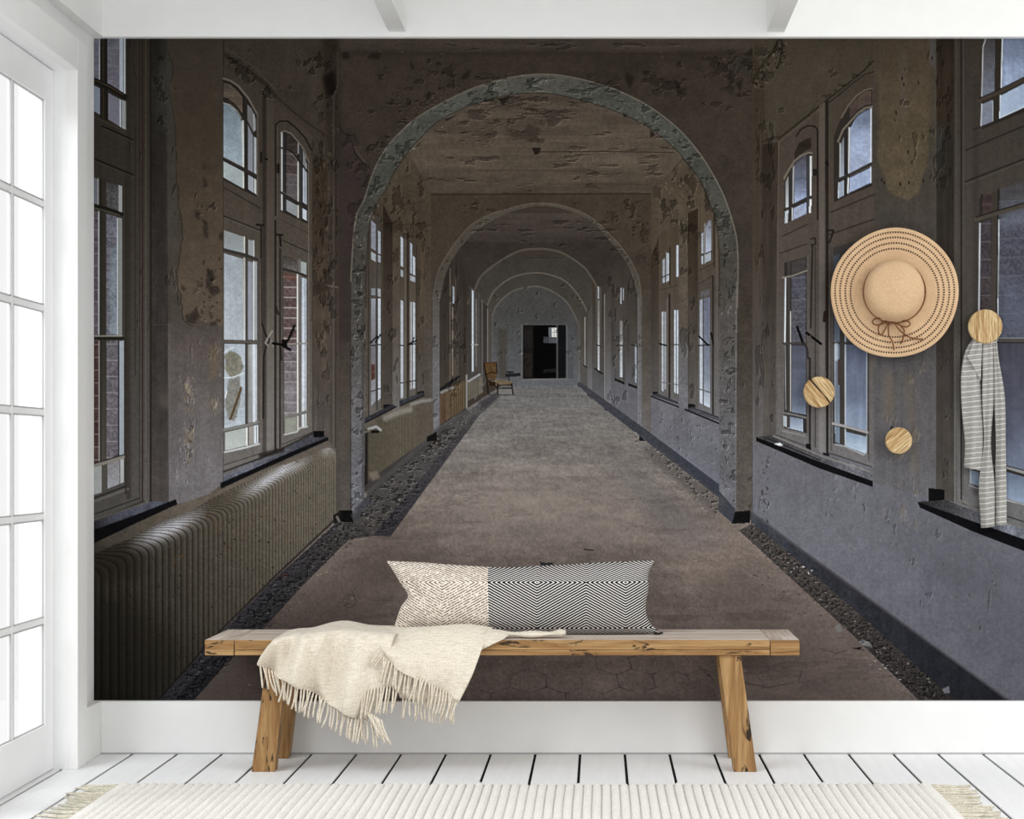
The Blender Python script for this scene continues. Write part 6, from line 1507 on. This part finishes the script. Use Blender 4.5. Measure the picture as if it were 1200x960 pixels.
def knob_wood(rot, dark):
    t = NT('knob_wood_%d' % rot, 0.6, 0.2)
    v0 = t.coords((1, 1, 1), (0, math.radians(rot), 0))
    def stretched(a, b):
        mp = t.add('ShaderNodeMapping'); mp.inputs['Scale'].default_value = (a, a, b); t.link(v0, mp.inputs['Vector']); return mp.outputs[0]
    n = t.noise(stretched(260, 16), 1.0, 4, 0.65, 0.6)
    n2 = t.noise(stretched(60, 5), 1.0, 2, 0.5, 0.4)
    c = t.ramp(n, [(0.32, lin((118, 88, 56))), (0.46, lin((178, 150, 106))), (0.64, lin((212, 192, 152)))])
    c = t.mix(0.5, c, t.ramp(n2, [(0.38, lin((205, 170, 125))), (0.6, (1, 1, 1))]), 'MULTIPLY')
    if dark:
        sep = t.add('ShaderNodeSeparateXYZ'); t.link(v0, sep.inputs[0])
        w = t.math('ADD', sep.outputs[0], t.math('MULTIPLY', t.math('SUBTRACT', n2, 0.5), 0.03))
        k = t.math('LESS_THAN', t.math('ABSOLUTE', t.math('SUBTRACT', w, dark)), 0.0045)
        k = t.math('MULTIPLY', k, t.math('GREATER_THAN', n, 0.42))
        c = t.mix(k, c, lin((62, 40, 24)))
    t.color(c); t.bump(n, 0.3, 0.001)
    return t.m
peg(1155, 382.5, 20, 2, 'round pale wooden coat peg with the striped scarf hanging from it')
peg(960, 459.5, 18.2, 38, 'round wooden coat peg with a dark split grain, alone left of the straw hat', 0.006)
peg(1053.5, 516.5, 15.6, -50, 'smallest round wooden coat peg, straight below the straw hat')

# ------------------------------------------------------------------ straw hat
HD = 6.125
hc = px(1048, 343.5, HD)
hat = empty('straw_hat', (hc.x, 6.145, hc.z), label='wide-brimmed tan straw sun hat with a brown cord bow, hung on the wall', cat='hat')
RB = 75.4 * HD / F
RC = 35.5 * HD / F
def brim_y(r, w):
    k = (r - RC) / (RB - RC)
    return 6.128 - 0.012 * k + 0.006 * k * k * math.sin(3 * w + 0.8) + 0.004 * k * math.sin(2 * w)
def wavy(r, w):
    k = max(0.0, (r - RC) / (RB - RC))
    return r * (1 + 0.010 * k * math.sin(2 * w - 0.5) + 0.006 * k * math.sin(5 * w))
n = 120
V, Fc = [], []
prof = [RC * 0.98 + (RB - RC * 0.98) * i / 14 for i in range(15)]
for r in prof:
    for k in range(n):
        w = 2 * math.pi * k / n; q = wavy(r, w)
        V.append((hc.x + q * math.cos(w), brim_y(r, w), hc.z + q * math.sin(w)))
for i in range(14):
    for k in range(n):
        k2 = (k + 1) % n
        Fc.append((i * n + k, i * n + k2, (i + 1) * n + k2, (i + 1) * n + k))
brim = mesh_obj('brim', V, Fc, M['straw'], hat, smooth=True, solid=0.004)
# crown: low rounded dome standing off the brim towards the room
cc = px(1048, 338.5, 6.07)
V, Fc = [], []
cprof = [(1.0, 6.128), (0.995, 6.10), (0.965, 6.073), (0.90, 6.056), (0.78, 6.045), (0.6, 6.039), (0.4, 6.036), (0.2, 6.035)]
for rf, y in cprof:
    k1 = (6.128 - y) / (6.128 - 6.07)
    ox = hc.x + (cc.x - hc.x) * min(k1, 1.0); oz = hc.z + (cc.z - hc.z) * min(k1, 1.0)
    for k in range(72):
        w = 2 * math.pi * k / 72
        V.append((ox + RC * rf * math.cos(w), y, oz + RC * rf * math.sin(w)))
for i in range(len(cprof) - 1):
    for k in range(72):
        k2 = (k + 1) % 72
        Fc.append((i * 72 + k, i * 72 + k2, (i + 1) * 72 + k2, (i + 1) * 72 + k))
V.append((cc.x, 6.0348, cc.z)); Fc += [((len(cprof) - 1) * 72 + k, (len(cprof) - 1) * 72 + (k + 1) % 72, len(V) - 1) for k in range(72)]
mesh_obj('crown', V, Fc, M['straw'], hat, smooth=True)
ring = [(hc.x + (RC + 0.0015) * math.cos(2 * math.pi * k / 60), 6.121, hc.z + 0.004 + (RC + 0.0015) * math.sin(2 * math.pi * k / 60)) for k in range(61)]
tube('hat_band', ring, 0.0034, M['cord'], hat)
for rpx, m_ in ((70.2, 150), (64.3, 138), (58.0, 124), (51.7, 112)):
    R = rpx * HD / F
    V, Fc = [], []
    for k in range(m_):
        w0 = 2 * math.pi * k / m_; w1 = w0 + 2 * math.pi / m_ * 0.5
        for (w, rr2) in ((w0, R - 0.0029), (w1, R - 0.0029), (w1, R + 0.0029), (w0, R + 0.0029)):
            q = wavy(rr2, w)
            V.append((hc.x + q * math.cos(w), brim_y(rr2, w) - 0.0032, hc.z + q * math.sin(w)))
        for (w, rr2) in ((w0, R - 0.0029), (w1, R - 0.0029), (w1, R + 0.0029), (w0, R + 0.0029)):
            q = wavy(rr2, w)
            V.append((hc.x + q * math.cos(w), brim_y(rr2, w) - 0.0015, hc.z + q * math.sin(w)))
        b = k * 8
        Fc += [(b, b + 1, b + 2, b + 3), (b, b + 4, b + 5, b + 1), (b + 1, b + 5, b + 6, b + 2), (b + 2, b + 6, b + 7, b + 3), (b + 3, b + 7, b + 4, b)]
    tag(mesh_obj('stitch_ring', V, Fc, M['stitch'], brim), kind='stuff')
def hp(x, y): return px(960 + x / 5.645, 260 + y / 5.645, 6.106)
kp = hp(482, 655)
bmk = bmesh.new(); bmesh.ops.create_uvsphere(bmk, u_segments=12, v_segments=8, radius=0.006)
bow = mesh_obj('bow_knot', [v.co + kp for v in bmk.verts], [tuple(v.index for v in f.verts) for f in bmk.faces], M['cord'], hat, smooth=True); bmk.free()
def cord(name, pts, r=0.0026):
    ps = [hp(*p) for p in pts]
    return tube(name, [cr(ps, i / 20) for i in range(21)], r, M['cord'], bow)
cord('bow_loop', [(480, 655), (420, 640), (370, 642), (352, 665), (380, 683), (430, 672), (480, 657)])
cord('bow_loop', [(480, 655), (540, 652), (590, 660), (600, 682), (570, 695), (530, 682), (485, 657)])
cord('bow_loop', [(480, 655), (430, 658), (395, 690), (392, 725), (408, 748), (435, 715), (455, 672)])
cord('bow_tail', [(470, 660), (458, 700), (462, 755), (485, 795), (494, 850)])
cord('bow_tail', [(490, 657), (530, 715), (590, 760), (640, 774), (688, 776)])
cord('bow_tail', [(540, 690), (562, 720), (553, 775), (538, 810)])
# ------------------------------------------------------------------ scarf
scarf = empty('striped_scarf', px(1155, 402, 6.13), label='grey striped linen scarf hanging in folds from a wooden peg', cat='scarf')
def panel(name, left, right, d, bulge, nv=50):
    nl = 14
    L = [px(x, y, d) for x, y in left]; Rr = [px(x, y, d) for x, y in right]
    V, Fc = [], []
    for j in range(nv + 1):
        v = j / nv
        a, b = cr(L, v), cr(Rr, v)
        for i in range(nl + 1):
            u = i / nl
            p = a.lerp(b, u)
            p = p + Vector((0, -bulge * math.sin(math.pi * u) ** 0.8 * (0.6 + 0.4 * v) - 0.004 * math.sin(u * 9 + v * 5), 0))
            V.append(p)
    for j in range(nv):
        for i in range(nl):
            q = j * (nl + 1) + i
            Fc.append((q, q + 1, q + nl + 2, q + nl + 1))
    return mesh_obj(name, V, Fc, M['scarf'], scarf, smooth=True, solid=0.003)
panel('scarf_fold', [(1141, 396), (1131, 412), (1126, 440), (1127, 480), (1131, 518), (1130, 548)], [(1151, 396), (1151, 412), (1149.5, 440), (1152, 480), (1152, 520), (1149.5, 552)], 6.138, 0.017)
panel('scarf_fold', [(1162, 396), (1164, 420), (1165, 470), (1167, 520), (1166, 570), (1166, 616)], [(1167, 396), (1170, 420), (1177.5, 465), (1178.5, 520), (1179, 570), (1179, 615)], 6.138, 0.017)
panel('scarf_fold', [(1150.5, 396), (1151, 420), (1151, 470), (1153, 520), (1147.5, 566), (1150, 619)], [(1163, 396), (1164, 420), (1164.5, 470), (1161, 520), (1165, 566), (1165, 617)], 6.132, 0.016)
panel('scarf_fold', [(1142, 396), (1136, 412), (1133, 418)], [(1151, 396), (1150.5, 420), (1149, 446)], 6.122, 0.004, 20)
loop = [px(1146, 400, 6.139), px(1147, 388, 6.139), px(1151, 377.5, 6.139), px(1158, 376.5, 6.139), px(1163, 386, 6.139), px(1166, 400, 6.139)]
v, f = tube_data([cr(loop, i / 20) for i in range(21)], 0.011, 8)
mesh_obj('neck_loop', v, f, M['scarf'], scarf, smooth=True)
